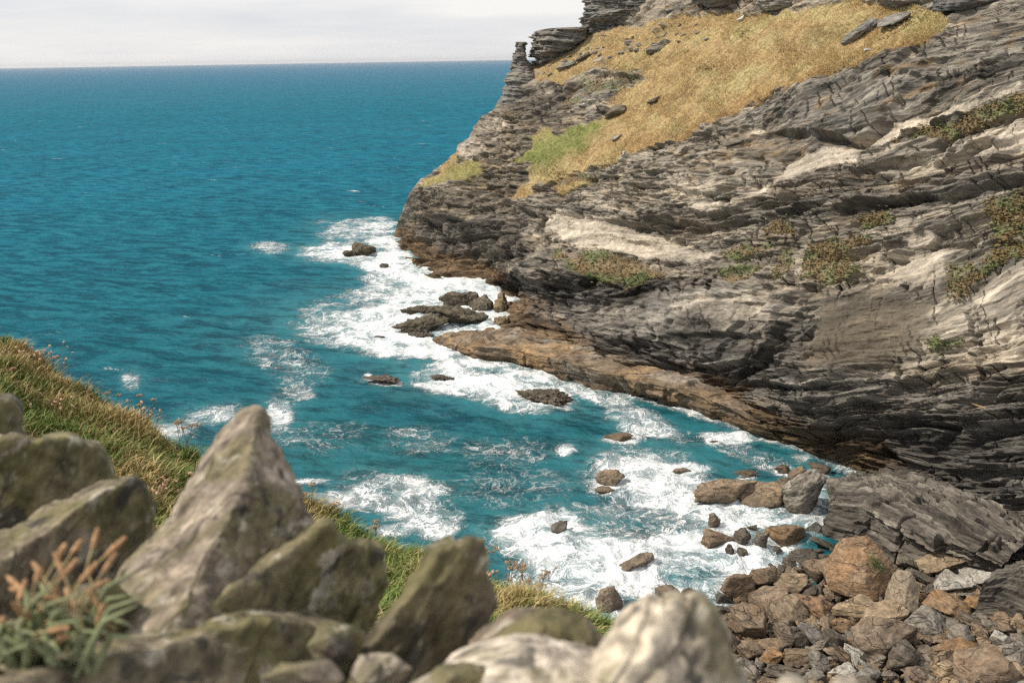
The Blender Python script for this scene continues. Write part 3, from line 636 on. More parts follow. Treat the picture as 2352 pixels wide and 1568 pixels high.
crag('rock_crag', [(-40, 1368, 1660), (-6, 1352, 1640), (8, 1346, 1600), (26, 1345, 1560), (34, 1334, 1510), (42, 1338, 1480), (52, 1336, 1450), (62, 1340, 1432), (75, 1336, 1410), (84, 1340, 1375)],
     (1350, 60), 9, 17, .7, 1.35, 'tall layered slate crag cut off by the top edge above the square-topped crag', GREY, -1.5)
crag('rock_crag', [(-40, 1580, 1760), (-8, 1590, 1730), (6, 1610, 1700), (18, 1625, 1680)], (1650, 20), 6, 23, .7, .5, 'low grey crag at the upper edge of the grass, above the white boulder', (.16, .155, .145), 1)
crag('rock_crag', [(-40, 1730, 1840), (0, 1738, 1830), (14, 1742, 1822), (26, 1750, 1800)], (1780, 24), 4, 29, .5, .5, 'pale rounded crag breaking the top of the grass slope near its middle', (.24, .225, .19), .8)
crag('rock_crag', [(-30, 2010, 2200), (0, 2020, 2170), (12, 2042, 2100), (18, 2046, 2070)], (2060, 14), 4, 31, .4, .4, 'pale broken crag at the frame top where the grass narrows', (.24, .23, .20), .8)
crag('rock_crag', [(-30, 2160, 2310), (0, 2158, 2290), (14, 2154, 2250), (26, 2156, 2220)], (2180, 26), 4, 41, .6, .5, 'dark blue-grey crag at the top where grass meets the bare upper cliff', (.095, .1, .1), .8)
def loose(name, x, y, wpx, hpx, color, label, seed, tilt=0, sub=4, cat='rock', mat=None, bed=.06, group=None):
    c = cliff_at(x, y); d_ = np.linalg.norm(c - EYE); rx = wpx * d_ / FD / 2; rz = max(hpx * d_ / FD / 2, .3 * rx)
    me_ = rock_mesh(name, rx, rx * .8, rz, seed, sub, bed=bed, rough=.14)
    o = add(name, me_, mat or CRAG, label=label, cat=cat, loc=c + np.array([0, 0, rz * .3]) - IN * rx * .15, group=group); o.color = (*color, 1)
    o.rotation_euler = (0, math.radians(-tilt) if tilt else 0, 0); return o
loose('rock_outcrop', 1505, 118, 60, 26, (.17, .16, .13), 'low grey outcrop in the golden grass, nearer one of the two beside each other', 51, 0)
loose('rock_outcrop', 1530, 99, 34, 15, (.22, .2, .17), 'small pale outcrop in the golden grass just above a wider grey one', 52, 0)
loose('white_boulder', 1706, 46, 20, 16, (.62, .6, .56), 'white boulder alone high on the golden grass slope', 53, 25)
loose('rock_outcrop', 1502, 230, 50, 12, (.10, .07, .05), 'dark brown earthy outcrop in the middle of the golden grass', 54, 22)
loose('rock_outcrop', 1425, 318, 40, 12, (.30, .27, .23), 'pale stony scar low on the golden grass slope', 55, 18)
loose('rock_outcrop', 1338, 134, 38, 12, (.15, .14, .12), 'dark flat outcrop on the stony grass under the tall layered crag', 57, 18)
loose('rock_outcrop', 1306, 156, 46, 9, (.2, .19, .16), 'thin grey slab lying in grass above the seaward rock wall', 58, 20)
for q_, (x, y, w_, h_, t_, c_, lb) in enumerate([(1960, 88, 60, 22, 32, (.17, .165, .15), 'lowest piece of the grey slab ridge slanting through the upper grass'),
                                   (1998, 62, 66, 26, 30, (.19, .185, .17), 'middle and largest piece of the slanting grey slab ridge in the grass'), (2058, 44, 76, 20, 22, (.2, .19, .17), 'highest piece of the slanting grey slab ridge, behind the dark green strip')]):
    loose('slab_outcrop', x, y, w_, h_, c_, lb, 61 + q_, t_)
loose('white_boulder', 1992, 117, 20, 9, (.55, .52, .47), 'small white stone at the grass edge below the slanting slab ridge', 66, 10)
loose('white_boulder', 1438, 355, 9, 9, (.72, .7, .66), 'tiny white stone on the lower lip of the golden grass', 67)
loose('rock_outcrop', 1418, 258, 60, 34, (.11, .09, .06), 'dark brown rock knob at the inner corner of the golden grass, above the green turf', 71, 20, 5, bed=.1)
loose('rock_outcrop', 1690, 333, 46, 12, (.16, .14, .11), 'flat dark slab at the rusty lower rim of the golden grass', 72, 8)
rs = np.random.RandomState(5)
for k_ in range(46):                                                  # rubble under the crags
    t_ = rs.rand(); x = 1230 + 370 * t_ + rs.normal() * 14; y = 172 - 105 * t_ + rs.normal() * 11
    if y < 70 and x < 1420: y = 95
    s_ = rs.uniform(6, 17); loose('rubble_stone', x, y, s_, s_ * .55, tuple(np.array((.24, .22, .185)) * rs.uniform(.7, 1.35)), 'pale slate rubble on the stony strip of grass under the skyline crags', 100 + k_ % 9, rs.uniform(-5, 30), 3, 'rock', group='slate rubble under the crags')

# ------------------------------------------------------------------ low rock shelf along the cliff foot, and two slab outcrops by the beach
def loft_rock(name, rows, n, label, color_fn, seed, amp, layer, slope_bed=(0.0, 0.0), joint=3.2, cleft=1.3, big=.5, bedv=False):
    """surface lofted through polylines given as (x, y, z) rows in photo units with heights"""
    def res(poly, m_):
        q = np.array([on_z(px, py, pz) for px, py, pz in poly]); s_ = np.concatenate([[0], np.cumsum(np.linalg.norm(np.diff(q, axis=0), axis=1))]); t_ = np.linspace(0, s_[-1], m_)
        return np.stack([np.interp(t_, s_, q[:, i]) for i in range(3)], -1)
    R_ = np.stack([res(r_, n) for r_ in rows]); m_ = sum(max(3, int(np.linalg.norm(R_[i + 1] - R_[i], axis=1).max() / .16)) for i in range(len(R_) - 1)); m_ = min(m_, 130)
    s_ = np.concatenate([[0], np.cumsum([np.linalg.norm(R_[i + 1] - R_[i], axis=1).mean() for i in range(len(R_) - 1)])]); t_ = np.linspace(0, s_[-1], m_)
    G = np.stack([np.stack([np.interp(t_, s_, R_[:, j, i]) for i in range(3)], -1) for j in range(n)], 1)
    nrm = np.cross(np.gradient(G, axis=1), np.gradient(G, axis=0)); nrm /= np.linalg.norm(nrm, axis=-1, keepdims=True) + 1e-9
    for _ in range(8):
        nrm[1:-1] = (nrm[:-2] + nrm[2:] + nrm[1:-1]) / 3; nrm[:, 1:-1] = (nrm[:, :-2] + nrm[:, 2:] + nrm[:, 1:-1]) / 3
    nrm /= np.linalg.norm(nrm, axis=-1, keepdims=True) + 1e-9
    p = G.reshape(-1, 3); al_ = p @ T2; inn = p @ IN
    sb = p[:, 2] + slope_bed[0] * al_ + slope_bed[1] * inn + .3 * fbm(p / 6 + seed, 3)
    if bedv: sb = np.repeat(t_, n) + .35 * fbm(p / 5 + seed, 3) + np.tile(np.linspace(0, 1.6, n), m_)
    d_ = amp * (1.0 * blocks(sb / layer, al_ / (layer * 5), seed, .14) + .7 * blocks(sb / (layer * .4), al_ / (layer * 2.4), seed + 9, .18)) + big * blocks(sb / (layer * 3.2), al_ / (layer * 8) + .3, seed + 3, .07) + amp * .22 * fbm(p * 1.6 + seed, 4) + amp * .3 * fbm(p * .22 + seed, 2)
    cl = ridged(V([al_ / joint + inn * .12, inn / 9, p[:, 2] * .1 + seed]), 2); d_ = d_ - amp * cleft * sstep(1.22, 1.42, cl)
    fade = np.ones((m_, n)); d_ = d_ * fade.ravel()
    sg = np.sign((nrm.reshape(-1, 3) @ (EYE - p.mean(0))).mean())
    p = p + nrm.reshape(-1, 3) * (sg * d_)[:, None]
    me_ = mesh_from(name, p, grid_quads(m_, n), smooth=False)
    attr(me_, 'tint', np.clip(color_fn(p, sb, d_), .01, .8), 'FLOAT_COLOR'); attr(me_, 'rock', np.ones(len(p))); attr(me_, 'strata', V([al_, inn * .2, sb * 1.2]), 'FLOAT_VECTOR')
    return add(name, me_, CLIFF, label=label, cat='rock')
def shelf_col(p, sb, d_):
    k = sstep(-.1, .4, fbm(p / 5 + 3, 4))[:, None]; wet = (1 - sstep(.1, 1.1, p[:, 2] + .4 * fbm(p / 1.5, 3)))[:, None]
    c = C3(.28, .19, .105) * k + C3(.21, .16, .11) * (1 - k)
    dk = (1 - sstep(72, 96, p @ T2 + 6 * fbm(p / 5 + 60, 3)))[:, None] * .65; c = c * (1 - dk) + C3(.13, .10, .072) * dk
    g = sstep(.05, .4, fbm(p / 6 + 40, 3))[:, None] * .6; c = c * (1 - g) + C3(.24, .22, .19) * g
    return c * (1 - .8 * wet) + C3(.075, .052, .03) * .8 * wet
loft_rock('rock_shelf', [[(985, 790, -1.5), (1092, 836, -1.5), (1168, 842, -1.5), (1232, 862, -1.5), (1308, 888, -1.5), (1468, 924, -1.5), (1600, 950, -1.5), (1745, 1012, -1.5)],
                         [(985, 785, -.2), (1092, 828, 0), (1168, 833, 0), (1232, 852, 0), (1308, 876, 0), (1468, 913, 0), (1600, 940, 0), (1745, 1002, 0)],
                         [(1000, 775, .5), (1095, 796, 2.0), (1175, 800, 2.2), (1240, 815, 2.4), (1315, 836, 2.6), (1470, 876, 2.4), (1600, 905, 2.2), (1740, 965, 2.0)],
                         [(1010, 769, .6), (1090, 762, 2.4), (1160, 762, 2.7), (1260, 783, 3.0), (1340, 808, 3.0), (1470, 850, 2.8), (1600, 880, 2.6), (1740, 940, 2.4)],
                         [(1090, 760, -1.), (1160, 752, 1.4), (1200, 755, 2.4), (1320, 785, 3.0), (1380, 800, 3.0), (1480, 835, 2.8), (1610, 868, 2.6), (1750, 930, 2.4)]], 330,
          'long brown rock shelf jutting into the surf along the cliff foot', shelf_col, 3, .42, .8, (.15, .25), 3.4)
def slate_col(p, sb, d_):
    k = sstep(-.35, .45, fbm(V([sb * 1.6, (p @ T2) / 6, sb * 0]), 4))[:, None]; wet = (1 - sstep(.3, 1.4, p[:, 2]))[:, None]
    c = C3(.25, .222, .182) * k + C3(.11, .096, .08) * (1 - k); return c * (1 - .5 * wet) + C3(.06, .05, .04) * .5 * wet
loft_rock('slab_outcrop', [[(1888, 1240, -1), (1960, 1262, -1), (2060, 1300, -.5), (2160, 1320, 0), (2290, 1325, 0)],
                           [(1890, 1225, .1), (1965, 1245, .1), (2060, 1290, .2), (2170, 1312, .6), (2300, 1318, 1)],
                           [(1898, 1150, 2.2), (1975, 1160, 2.8), (2070, 1200, 3.2), (2180, 1250, 3.0), (2300, 1300, 2.6)],
                           [(1900, 1112, 2.6), (1990, 1105, 3.8), (2090, 1130, 4.4), (2210, 1190, 4.4), (2330, 1260, 3.6)],
                           [(1960, 1085, 1.0), (2040, 1090, 3.0), (2130, 1110, 4.0), (2250, 1160, 4.4), (2370, 1240, 3.6)],
                           [(1980, 1080, -1.5), (2060, 1085, -1), (2150, 1100, 1), (2270, 1150, 2), (2390, 1230, 2)]], 260,
          'grey slabby slate outcrop between the cliff foot and the boulder beach', lambda p, sb, d_: slate_col(p, sb, d_) * .85, 8, .34, .42, (.28, -.35), 2.0, 1.6, .95, True)
loft_rock('slab_outcrop', [[(2200, 1440, 1.0), (2260, 1450, 1.0), (2352, 1470, 1), (2480, 1500, 1)], [(2240, 1400, 2.0), (2290, 1405, 2.2), (2352, 1425, 2.4), (2480, 1460, 2.4)],
                           [(2258, 1340, 3.6), (2300, 1318, 4.2), (2352, 1305, 4.6), (2480, 1330, 4.8)], [(2330, 1300, 4.0), (2352, 1295, 4.4), (2400, 1285, 4.6), (2500, 1300, 4.8)], [(2340, 1290, 1.0), (2380, 1280, 1.0), (2420, 1275, 1), (2520, 1290, 1)]], 120,
          'dark grooved slate outcrop at the right edge above the boulder beach', lambda p, sb, d_: slate_col(p, sb, d_) * .75, 5, .26, .4, (.3, -.4), 2.4, .5, .5, True)

# ------------------------------------------------------------------ beach
A_ = on_z(1500, 1405, -.15); B_ = on_z(1885, 1245, -.15); sh = (B_ - A_) / np.linalg.norm(B_ - A_); ri = np.array([sh[1], -sh[0], 0])
BSL = math.radians(7.5); BN = -ri * math.sin(BSL) + np.array([0, 0, math.cos(BSL)])
def beach_at(x, y, lift=0.0): return on_plane(np.asarray(x, float), np.asarray(y, float), BN, A_, lift)
uu, vv = np.meshgrid(np.arange(-40, 45, .22), np.arange(-14, 46, .22), indexing='ij')
bp = A_ + uu[..., None] * sh + vv[..., None] * ri; bp[..., 2] += vv * math.tan(BSL); nb = bp.shape[:2]; bp = bp.reshape(-1, 3)
bp[:, 2] += .12 * fbm(bp / 1.2, 4) - .55
me = mesh_from('beach', bp, grid_quads(*nb)[:, ::-1])
m = NT('shingle'); pos = m.n('NewGeometry').outputs['Position']; v1 = m.n('TexVoronoi', Scale=3.0); m.l(pos, v1.inputs['Vector'])
sh_c = m.mix(m.rng(m.noise(pos, 1.2, 4), .35, .65, 0, 1), (.05, .045, .038), (.12, .10, .075)); sh_c = m.mix(.5, sh_c, v1.outputs['Color'], 'MULTIPLY')
add('beach', me, m.done(sh_c, .8, m.bump(v1.outputs['Distance'], -.2)), kind='structure')

BROWN, RUST, TAN, GREYB, DARK, PALE = (.165, .115, .072), (.235, .14, .068), (.27, .20, .125), (.178, .16, .132), (.085, .072, .055), (.33, .31, .265)
beach_rocks = []          # (x, y, w, name) for placing the rest
def boulder(x, y, wpx, hpx, tilt, color, label, seed, sub=5, base='beach', mat=None, name='boulder', sharp=40, rough=.1, lift=0.1, group=None, npl=13, bed=.05, mesh=None, cat='boulder'):
    c = beach_at(x, y + hpx * .25) if base == 'beach' else on_z(x, y + hpx * .22, 0.0)
    c = np.asarray(c); d_ = np.linalg.norm(c - EYE); rx = wpx * d_ / FD / 2 * 1.06; h = hpx * d_ / FD / 2 * 1.06
    ry = rx * .8; rz = math.sqrt(max(h * h - (ry * .47) ** 2, 0)) / .88; rz = max(rz, .34 * h, .25 * rx)
    if h < .42 * rx: ry = rx * .62
    me_ = rock_mesh(name, rx, ry, rz, seed, sub, npl, sharp, bed, rough)
    loc = at(x, y, 1.0); r = rays(x, y); loc = EYE + r * ((c - EYE) @ FW)
    if base != 'beach': loc[2] = max(min(loc[2], rz * .55), -rz * .5)
    o = add(name, me_, mat or BOULDER, label=label, cat=cat, loc=loc, group=group); o.color = (*color, 1)
    rs_ = np.random.RandomState(seed + 5); v_ = Vector((FW[0], FW[1], 0)).normalized()
    o.rotation_mode = 'QUATERNION'
    from mathutils import Quaternion
    o.rotation_quaternion = Quaternion(v_, math.radians(tilt)) @ Quaternion((0, 0, 1), math.radians(rs_.uniform(-25, 25)))
    beach_rocks.append((x, y, wpx, hpx)); return o
R3 = [  # x, y, w, h (in the zoomed corner), tilt, colour, label
    (570, 975, 215, 170, 0, BROWN, 'round brown boulder at the edge of the surf with cracks across its top'), (715, 935, 145, 145, 20, BROWN, 'angular brown boulder leaning behind the round one at the edge of the surf'),
    (625, 1210, 250, 225, 8, BROWN, 'big five-sided brown boulder in front of the long leaning slabs'), (1450, 1290, 335, 235, -4, (.165, .12, .082), 'largest smooth oval brown boulder in the middle of the lower beach'),
    (1575, 1405, 195, 170, 10, DARK, 'dark squarish block leaning on the largest smooth oval boulder'), (2010, 1475, 295, 200, -8, (.2, .14, .09), 'big brown boulder with fine parallel cracks at the bottom of the beach'),
    (752, 1410, 128, 104, 5, RUST, 'small rust-orange boulder near the bottom of the beach'), (895, 1400, 170, 104, -5, BROWN, 'rounded brown boulder beside the small rust-orange one'),
    (815, 1495, 245, 92, -6, DARK, 'long flat brown slab lying below the small rust-orange boulder'), (1040, 1430, 150, 92, 5, GREYB, 'grey rounded boulder left of the largest oval boulder, low on the beach'),
    (1245, 1110, 225, 135, 4, TAN, 'beige boulder with layered top below the huge rust-brown rock'), (1030, 1100, 260, 135, 12, (.2, .12, .07), 'dark rusty angular slab with a white vein near the surf end of the beach'),
    (850, 1115, 190, 200, 35, (.2, .15, .1), 'upright brown slab leaning against the long slabs by the surf'), (740, 1050, 310, 140, -32, (.21, .15, .1), 'long brown slab slanting up from the surf beside the round brown boulder'),
    (890, 965, 195, 95, -8, TAN, 'tan flat-topped slab in front of the surf, behind the long slanting slab'), (1040, 880, 165, 145, -15, (.17, .115, .075), 'dark brown boulder touching the surf side of the huge rust-brown rock'),
    (830, 670, 200, 165, 25, (.22, .14, .07), 'rusty boulder standing in the foam at the water edge'), (1080, 715, 180, 64, 18, DARK, 'narrow dark slab at the foot of the slate outcrop by the water'),
    (930, 785, 155, 72, -12, DARK, 'dark wet slab between the surf and the huge rust-brown rock'), (1195, 1205, 122, 84, 22, RUST, 'small bright orange boulder in the middle of the beach'),
    (1400, 1160, 285, 96, -24, TAN, 'long tan slab tilted up towards the upright tan slab'), (1690, 1190, 240, 145, -12, GREYB, 'grey-brown boulder behind the largest smooth oval boulder'),
    (1850, 1100, 310, 90, 20, RUST, 'long rust-red slab sloping down the upper beach'), (2035, 1090, 195, 72, 4, RUST, 'flat rust-brown boulder next to the long rust-red slab'),
    (1790, 830, 290, 88, -6, TAN, 'long pale-brown slab under the slate outcrop at the top of the beach'), (1570, 825, 155, 95, 28, (.16, .14, .1), 'dark wedge-shaped boulder right behind the huge rust-brown rock'),
    (1850, 755, 185, 80, 10, PALE, 'pale grey block lying under the lip of the slate outcrop'), (1860, 960, 230, 135, -8, PALE, 'large pale grey cracked boulder on the upper beach'),
    (2010, 925, 200, 90, -12, PALE, 'pale flat ledge stone beside the large pale cracked boulder'), (1690, 925, 165, 70, 12, DARK, 'dark flat slab between the upright tan slab and the pale cracked boulder'),
    (1920, 1270, 165, 92, 4, GREYB, 'grey boulder with white edges on the right of the lower beach'), (1805, 1480, 135, 115, -10, TAN, 'tan pointed boulder left of the fine-cracked big brown boulder'),
    (1640, 1515, 250, 84, 24, (.17, .12, .085), 'brown slab sloping down at the frame bottom below the dark squarish block'), (1130, 1310, 120, 140, 30, DARK, 'dark upright stone left of the largest oval boulder'),
    (1180, 1400, 175, 80, 22, BROWN, 'brown stone in front of the dark upright stone'), (1255, 1372, 120, 80, 18, PALE, 'pale grey split stone tucked under the largest oval boulder'),
    (835, 1285, 145, 130, 10, (.16, .125, .09), 'grey-brown block with a pale vein below the upright leaning slab'), (755, 1330, 155, 95, -5, BROWN, 'flat brown boulder below the big five-sided one'),
    (990, 1255, 180, 100, 15, (.14, .13, .115), 'dark grey angular boulder with a white vein'), (1770, 1405, 240, 52, -14, BROWN, 'thin brown plank-like slab, the lower of two on the lower beach'),
    (1900, 1345, 280, 44, 15, RUST, 'thin rusty plank-like slab, the upper of two on the lower beach'), (1700, 1365, 105, 64, 10, DARK, 'small dark stone wedged at the end of the thin slabs'),
    (2215, 1370, 165, 100, -5, GREYB, 'grey boulder with white streaks at the right edge of the beach'), (2150, 1300, 115, 92, 0, PALE, 'pale rounded boulder near the right edge of the beach'),
    (2180, 1232, 105, 70, 10, BROWN, 'brown rounded boulder above the pale rounded one at the right'), (620, 1385, 145, 105, 15, BROWN, 'brown boulder half hidden beside the blurred pale stone'),
    (560, 1450, 115, 90, -10, GREYB, 'grey boulder just right of the blurred pale stone'), (500, 1335, 155, 110, 10, (.15, .12, .09), 'brown veined boulder beside the blurred pale stone'),
    (640, 1520, 115, 80, 8, (.15, .13, .11), 'dull brown boulder at the bottom, right of the blurred pale stone'), (1200, 1490, 195, 80, -6, PALE, 'pale grey ragged slab at the bottom middle of the beach'),
    (1360, 1515, 135, 76, 10, GREYB, 'grey ragged stone right of the pale ragged slab'), (430, 1125, 140, 84, -14, DARK, 'dark brown wedge stone at the edge of the surf'),
    (2210, 1165, 160, 56, -3, BROWN, 'flat brown stone under the grooved slate outcrop'), (1980, 1190, 170, 64, 18, (.15, .11, .08), 'brown flat stone below the long rust-red slab'),
    (1010, 1530, 150, 84, -12, GREYB, 'grey stone at the very bottom below the rounded grey boulder'), (2150, 1460, 120, 100, 5, (.13, .115, .1), 'dark rounded boulder beside the big fine-cracked one')]
for i_, (x, y, w_, h_, t_, c_, lb) in enumerate(R3):
    boulder(1489.6 + .375 * x, 980 + .375 * y, .375 * w_, .375 * h_, t_, c_, lb, 200 + i_, 5)
# the huge rust-brown rock with its tuft, and the upright slab beside it
def big_rock(name, outline, depth_m, seed, color, label, lift=0):
    xs = np.array(outline, float); yb = xs[:, 1].max(); base = beach_at(xs[:, 0].mean(), yb - 10); k0 = (base - EYE) @ FW
    pts = []
    for x, y in xs:
        up_ = (yb - y) / (yb - xs[:, 1].min()); p_ = EYE + rays(x, y) * (k0 + up_ * depth_m * .3); pts.append(p_)
        cen = EYE + rays(xs[:, 0].mean(), y + 8) * k0; pts.append(p_ * .75 + cen * .25 + np.array([0, depth_m * (.7 - .35 * up_), -.25 - .4 * up_]))
    cen = EYE + rays(xs[:, 0].mean(), xs[:, 1].mean() + 10) * k0; pts.append(cen + np.array([-.3, -depth_m * .35, .1])); pts.append(EYE + rays(xs[:, 0].mean() + 12, yb - 22) * k0 + np.array([0, -depth_m * .38, 0]))
    me_, c = hull_rock(name, pts, seed, 6, 150, .10, .75, (.1, .3, .9), .12, .7)
    o = add(name, me_, BOULDER, label=label, cat='boulder', loc=c); o.color = (*color, 1); beach_rocks.append((xs[:, 0].mean(), xs[:, 1].mean(), np.ptp(xs[:, 0]), np.ptp(xs[:, 1]))); return o
Q = lambda L_: [(1489.6 + .375 * a, 980 + .375 * b) for a, b in L_]
bigr = big_rock('boulder', Q([(1190, 690), (1340, 668), (1385, 700), (1480, 830), (1515, 930), (1480, 1020), (1330, 1060), (1110, 1000), (1085, 930), (1130, 820)]), 4.0, 4, (.25, .155, .085), 'huge rust-brown rock with a green tuft, towering over the beach')
big_rock('boulder', Q([(1530, 885), (1600, 890), (1660, 980), (1640, 1080), (1570, 1170), (1480, 1090), (1490, 1000)]), 2.4, 6, (.27, .215, .15), 'upright tan slab leaning on the huge rust-brown rock')

# rocks in the water
SR = [(1064, 727, 112, 52, 4, (.10, .085, .055), 'long weedy rock in the surf off the cliff, the larger back piece of the pair'), (962, 748, 128, 38, -2, (.085, .072, .046), 'low weedy rock in the surf, seaward front piece of the pair'), (975, 712, 84, 28, 0, (.10, .085, .055), 'hump of weedy rock rising behind the pair in the surf'),
      (1070, 688, 84, 40, 0, (.095, .082, .055), 'dark craggy rock in the surf nearest the cove wall'), (1112, 700, 64, 34, 8, (.11, .095, .065), 'craggy rock in the surf between the cove wall and the buttress'), (1152, 706, 34, 40, 0, (.2, .15, .085), 'brown knob of rock against the buttress foot'), (1152, 740, 36, 22, 0, (.22, .16, .09), 'small tan knob of rock below the buttress foot'),
      (833, 574, 62, 36, 0, (.13, .105, .07), 'domed brown islet off the tip of the headland'), (803, 584, 30, 17, 0, (.10, .085, .055), 'low rock leaning on the domed islet'), (883, 612, 17, 11, 0, (.08, .07, .055), 'tiny dark rock in the foam between islet and headland'), (960, 768, 56, 12, 0, (.085, .07, .05), 'flat dark rock awash beside the shelf tip'),
      (868, 773, 22, 6, 0, (.08, .07, .05), 'sliver of dark rock awash seaward of the weedy pair'), (1245, 910, 96, 36, 6, (.11, .09, .058), 'dark humped rock alone in the white water of the bay'), (878, 871, 66, 16, 4, (.13, .09, .07), 'flat reddish rock awash in the outer bay'), (1010, 867, 50, 8, 0, (.1, .075, .06), 'sliver of rock showing through the white water'),
      (1428, 1003, 66, 17, -3, (.2, .14, .08), 'flat tan rock awash below the cliff'), (1394, 1103, 58, 34, -8, (.25, .185, .12), 'smooth tan rock washed by foam in mid cove'), (1388, 1124, 38, 16, 0, (.22, .165, .11), 'low tan rock in front of the smooth one in mid cove'), (1562, 1082, 40, 14, 0, (.24, .18, .12), 'small tan rock almost covered by foam'),
      (1636, 1015, 22, 9, 0, (.16, .12, .08), 'tiny brown rock in the foam below the cliff'), (1284, 1214, 54, 34, -18, (.12, .105, .085), 'dark tilted rock ringed by white foam in the inner cove'), (1457, 1290, 92, 34, -18, (.21, .16, .11), 'long tan rock slanting out of the inner foam'), (1395, 1386, 66, 54, -25, (.22, .165, .115), 'tan boulder in the shallows just beyond the grass edge'),
      (1452, 1410, 60, 40, -35, (.22, .165, .115), 'tan boulder half hidden by the blurred pale stone and grass'), (1528, 1362, 52, 28, 10, (.17, .13, .09), 'brown boulder in the shallows beyond the blurred pale stone'), (1581, 1366, 34, 26, 0, (.16, .12, .085), 'small brown boulder next to the blurred pale stone top'), (1655, 1376, 32, 26, 0, (.11, .09, .07), 'dark little boulder at the surf edge right of the blurred stone'),
      (1672, 1126, 122, 76, 4, (.23, .165, .105), 'larger of two joined brown boulders standing in the inner surf'), (1748, 1134, 88, 66, -6, (.23, .165, .105), 'smaller of two joined brown boulders standing in the inner surf'), (1842, 1142, 106, 88, -28, (.25, .225, .185), 'grey layered rock between the joined brown boulders and the slate outcrop'), (1835, 1090, 40, 30, -20, (.19, .135, .085), 'pointed brown rock behind the grey layered rock'),
      (1876, 1074, 42, 22, 5, (.14, .105, .07), 'rounded brown rock nearest the cliff in the inner surf'), (1799, 1074, 40, 19, 8, (.17, .125, .08), 'small brown rock alone behind the joined boulders'), (1715, 1086, 42, 17, 0, (.15, .115, .075), 'low rock right behind the larger joined boulder'), (1803, 1110, 34, 32, 0, (.17, .125, .08), 'brown rock wedged between the joined boulders and the pointed one'),
      (1748, 1246, 34, 44, 12, (.14, .12, .095), 'upright grey-brown stone in the surf beside the rusty boulder'), (1704, 1238, 44, 32, -22, DARK, 'dark grey stone in the surf beside a foam-washed rock'), (1702, 1270, 24, 20, 0, DARK, 'little dark stone in the surf below the dark grey one'), (1642, 1236, 78, 46, 10, (.23, .155, .095), 'rusty rock with surf pouring over it'), (1677, 1266, 22, 22, 0, DARK, 'small dark stone at the foot of the surf-covered rusty rock'),
      (1730, 1211, 24, 14, 0, (.2, .18, .14), 'pale pebble-like stone alone in the surf'), (1641, 1198, 28, 28, -30, (.22, .17, .12), 'triangular tan stone sticking out of the surf'), (1870, 1216, 44, 24, 8, (.075, .07, .062), 'dark wet slab in the channel by the slate outcrop'), (1786, 1262, 28, 12, 0, DARK, 'flat dark stone in the foam below the rusty boulder'), (1812, 1290, 36, 22, 10, (.13, .11, .085), 'dark stone where the surf meets the upper boulders')]
for i_, (x, y, w_, h_, t_, c_, lb) in enumerate(SR):
    boulder(x, y, w_, h_ * 1.12, t_, c_, lb, 400 + i_, 6 if w_ > 45 else 5, 'sea', SEAROCK if y < 1000 else BOULDER, 'sea_rock', 26, rough=.26 if y < 1000 else .13, bed=.10 if y < 1000 else .08, cat='rock')

# the rest of the boulders: fewer shapes, packed between the placed ones
shapes = [rock_mesh('boulder', 1, .8, hh_, 700 + i_, 5, 10, 40, .09, .10) for i_, hh_ in enumerate([.6, .5, .42, .38, .3, .24, .55, .48, .34, .42, .28, .5])]
region = [(1640, 1398), (1690, 1350), (1760, 1300), (1880, 1258), (1960, 1275), (2100, 1310), (2230, 1330), (2270, 1380), (2352, 1400), (2420, 1420), (2440, 1640), (1560, 1640), (1600, 1500)]
rs = np.random.RandomState(11); cand = []
tries = 0
nick = [('round brown surf boulder', 1703, 1345), ('big five-sided boulder', 1724, 1434), ('largest oval boulder', 2033, 1464), ('fine-cracked big boulder', 2243, 1533), ('huge rust-brown rock', 1980, 1310), ('upright tan slab', 2078, 1365), ('long rust-red slab', 2183, 1392), ('pale cracked boulder', 2187, 1340),
        ('beige layered boulder', 1956, 1396), ('small bright orange boulder', 1938, 1432), ('rust-orange boulder', 1772, 1509), ('upright leaning slab', 1808, 1398), ('grey-brown boulder', 2123, 1426), ('pale rounded boulder', 2296, 1467), ('tan pointed boulder', 2166, 1535), ('pale ragged slab', 1940, 1539), ('white-edged grey boulder', 2210, 1456), ('flat rust-brown boulder', 2253, 1389), ('long tan tilted slab', 2015, 1415), ('dark squarish block', 2080, 1507)]
cols = [('brown', (.20, .142, .09)), ('dark brown', DARK), ('tan', TAN), ('grey', GREYB), ('grey-brown', (.17, .145, .115)), ('rusty', (.23, .14, .07)), ('pale', PALE)]
used = {}
while len(cand) < 240 and tries < 9000:
    tries += 1; x = rs.uniform(1580, 2440); y = rs.uniform(1255, 1600)
    if polymask(np.array([x]), np.array([y]), region, .5, np.zeros(1))[0] < .5: continue
    s_ = (rs.uniform(26, 50) if tries < 2200 else rs.uniform(14, 26) if tries < 5000 else rs.uniform(9, 15)) * (0.6 + .5 * (y - 1250) / 320)
    ok = True
    for bx, by, bw, bh in beach_rocks + cand:
        if ((x - bx) / (bw * .42 + s_ * .34)) ** 2 + ((y - by) / (bh * .42 + s_ * .22)) ** 2 < 1: ok = False; break
    if ok: cand.append((x, y, s_, s_ * .62))
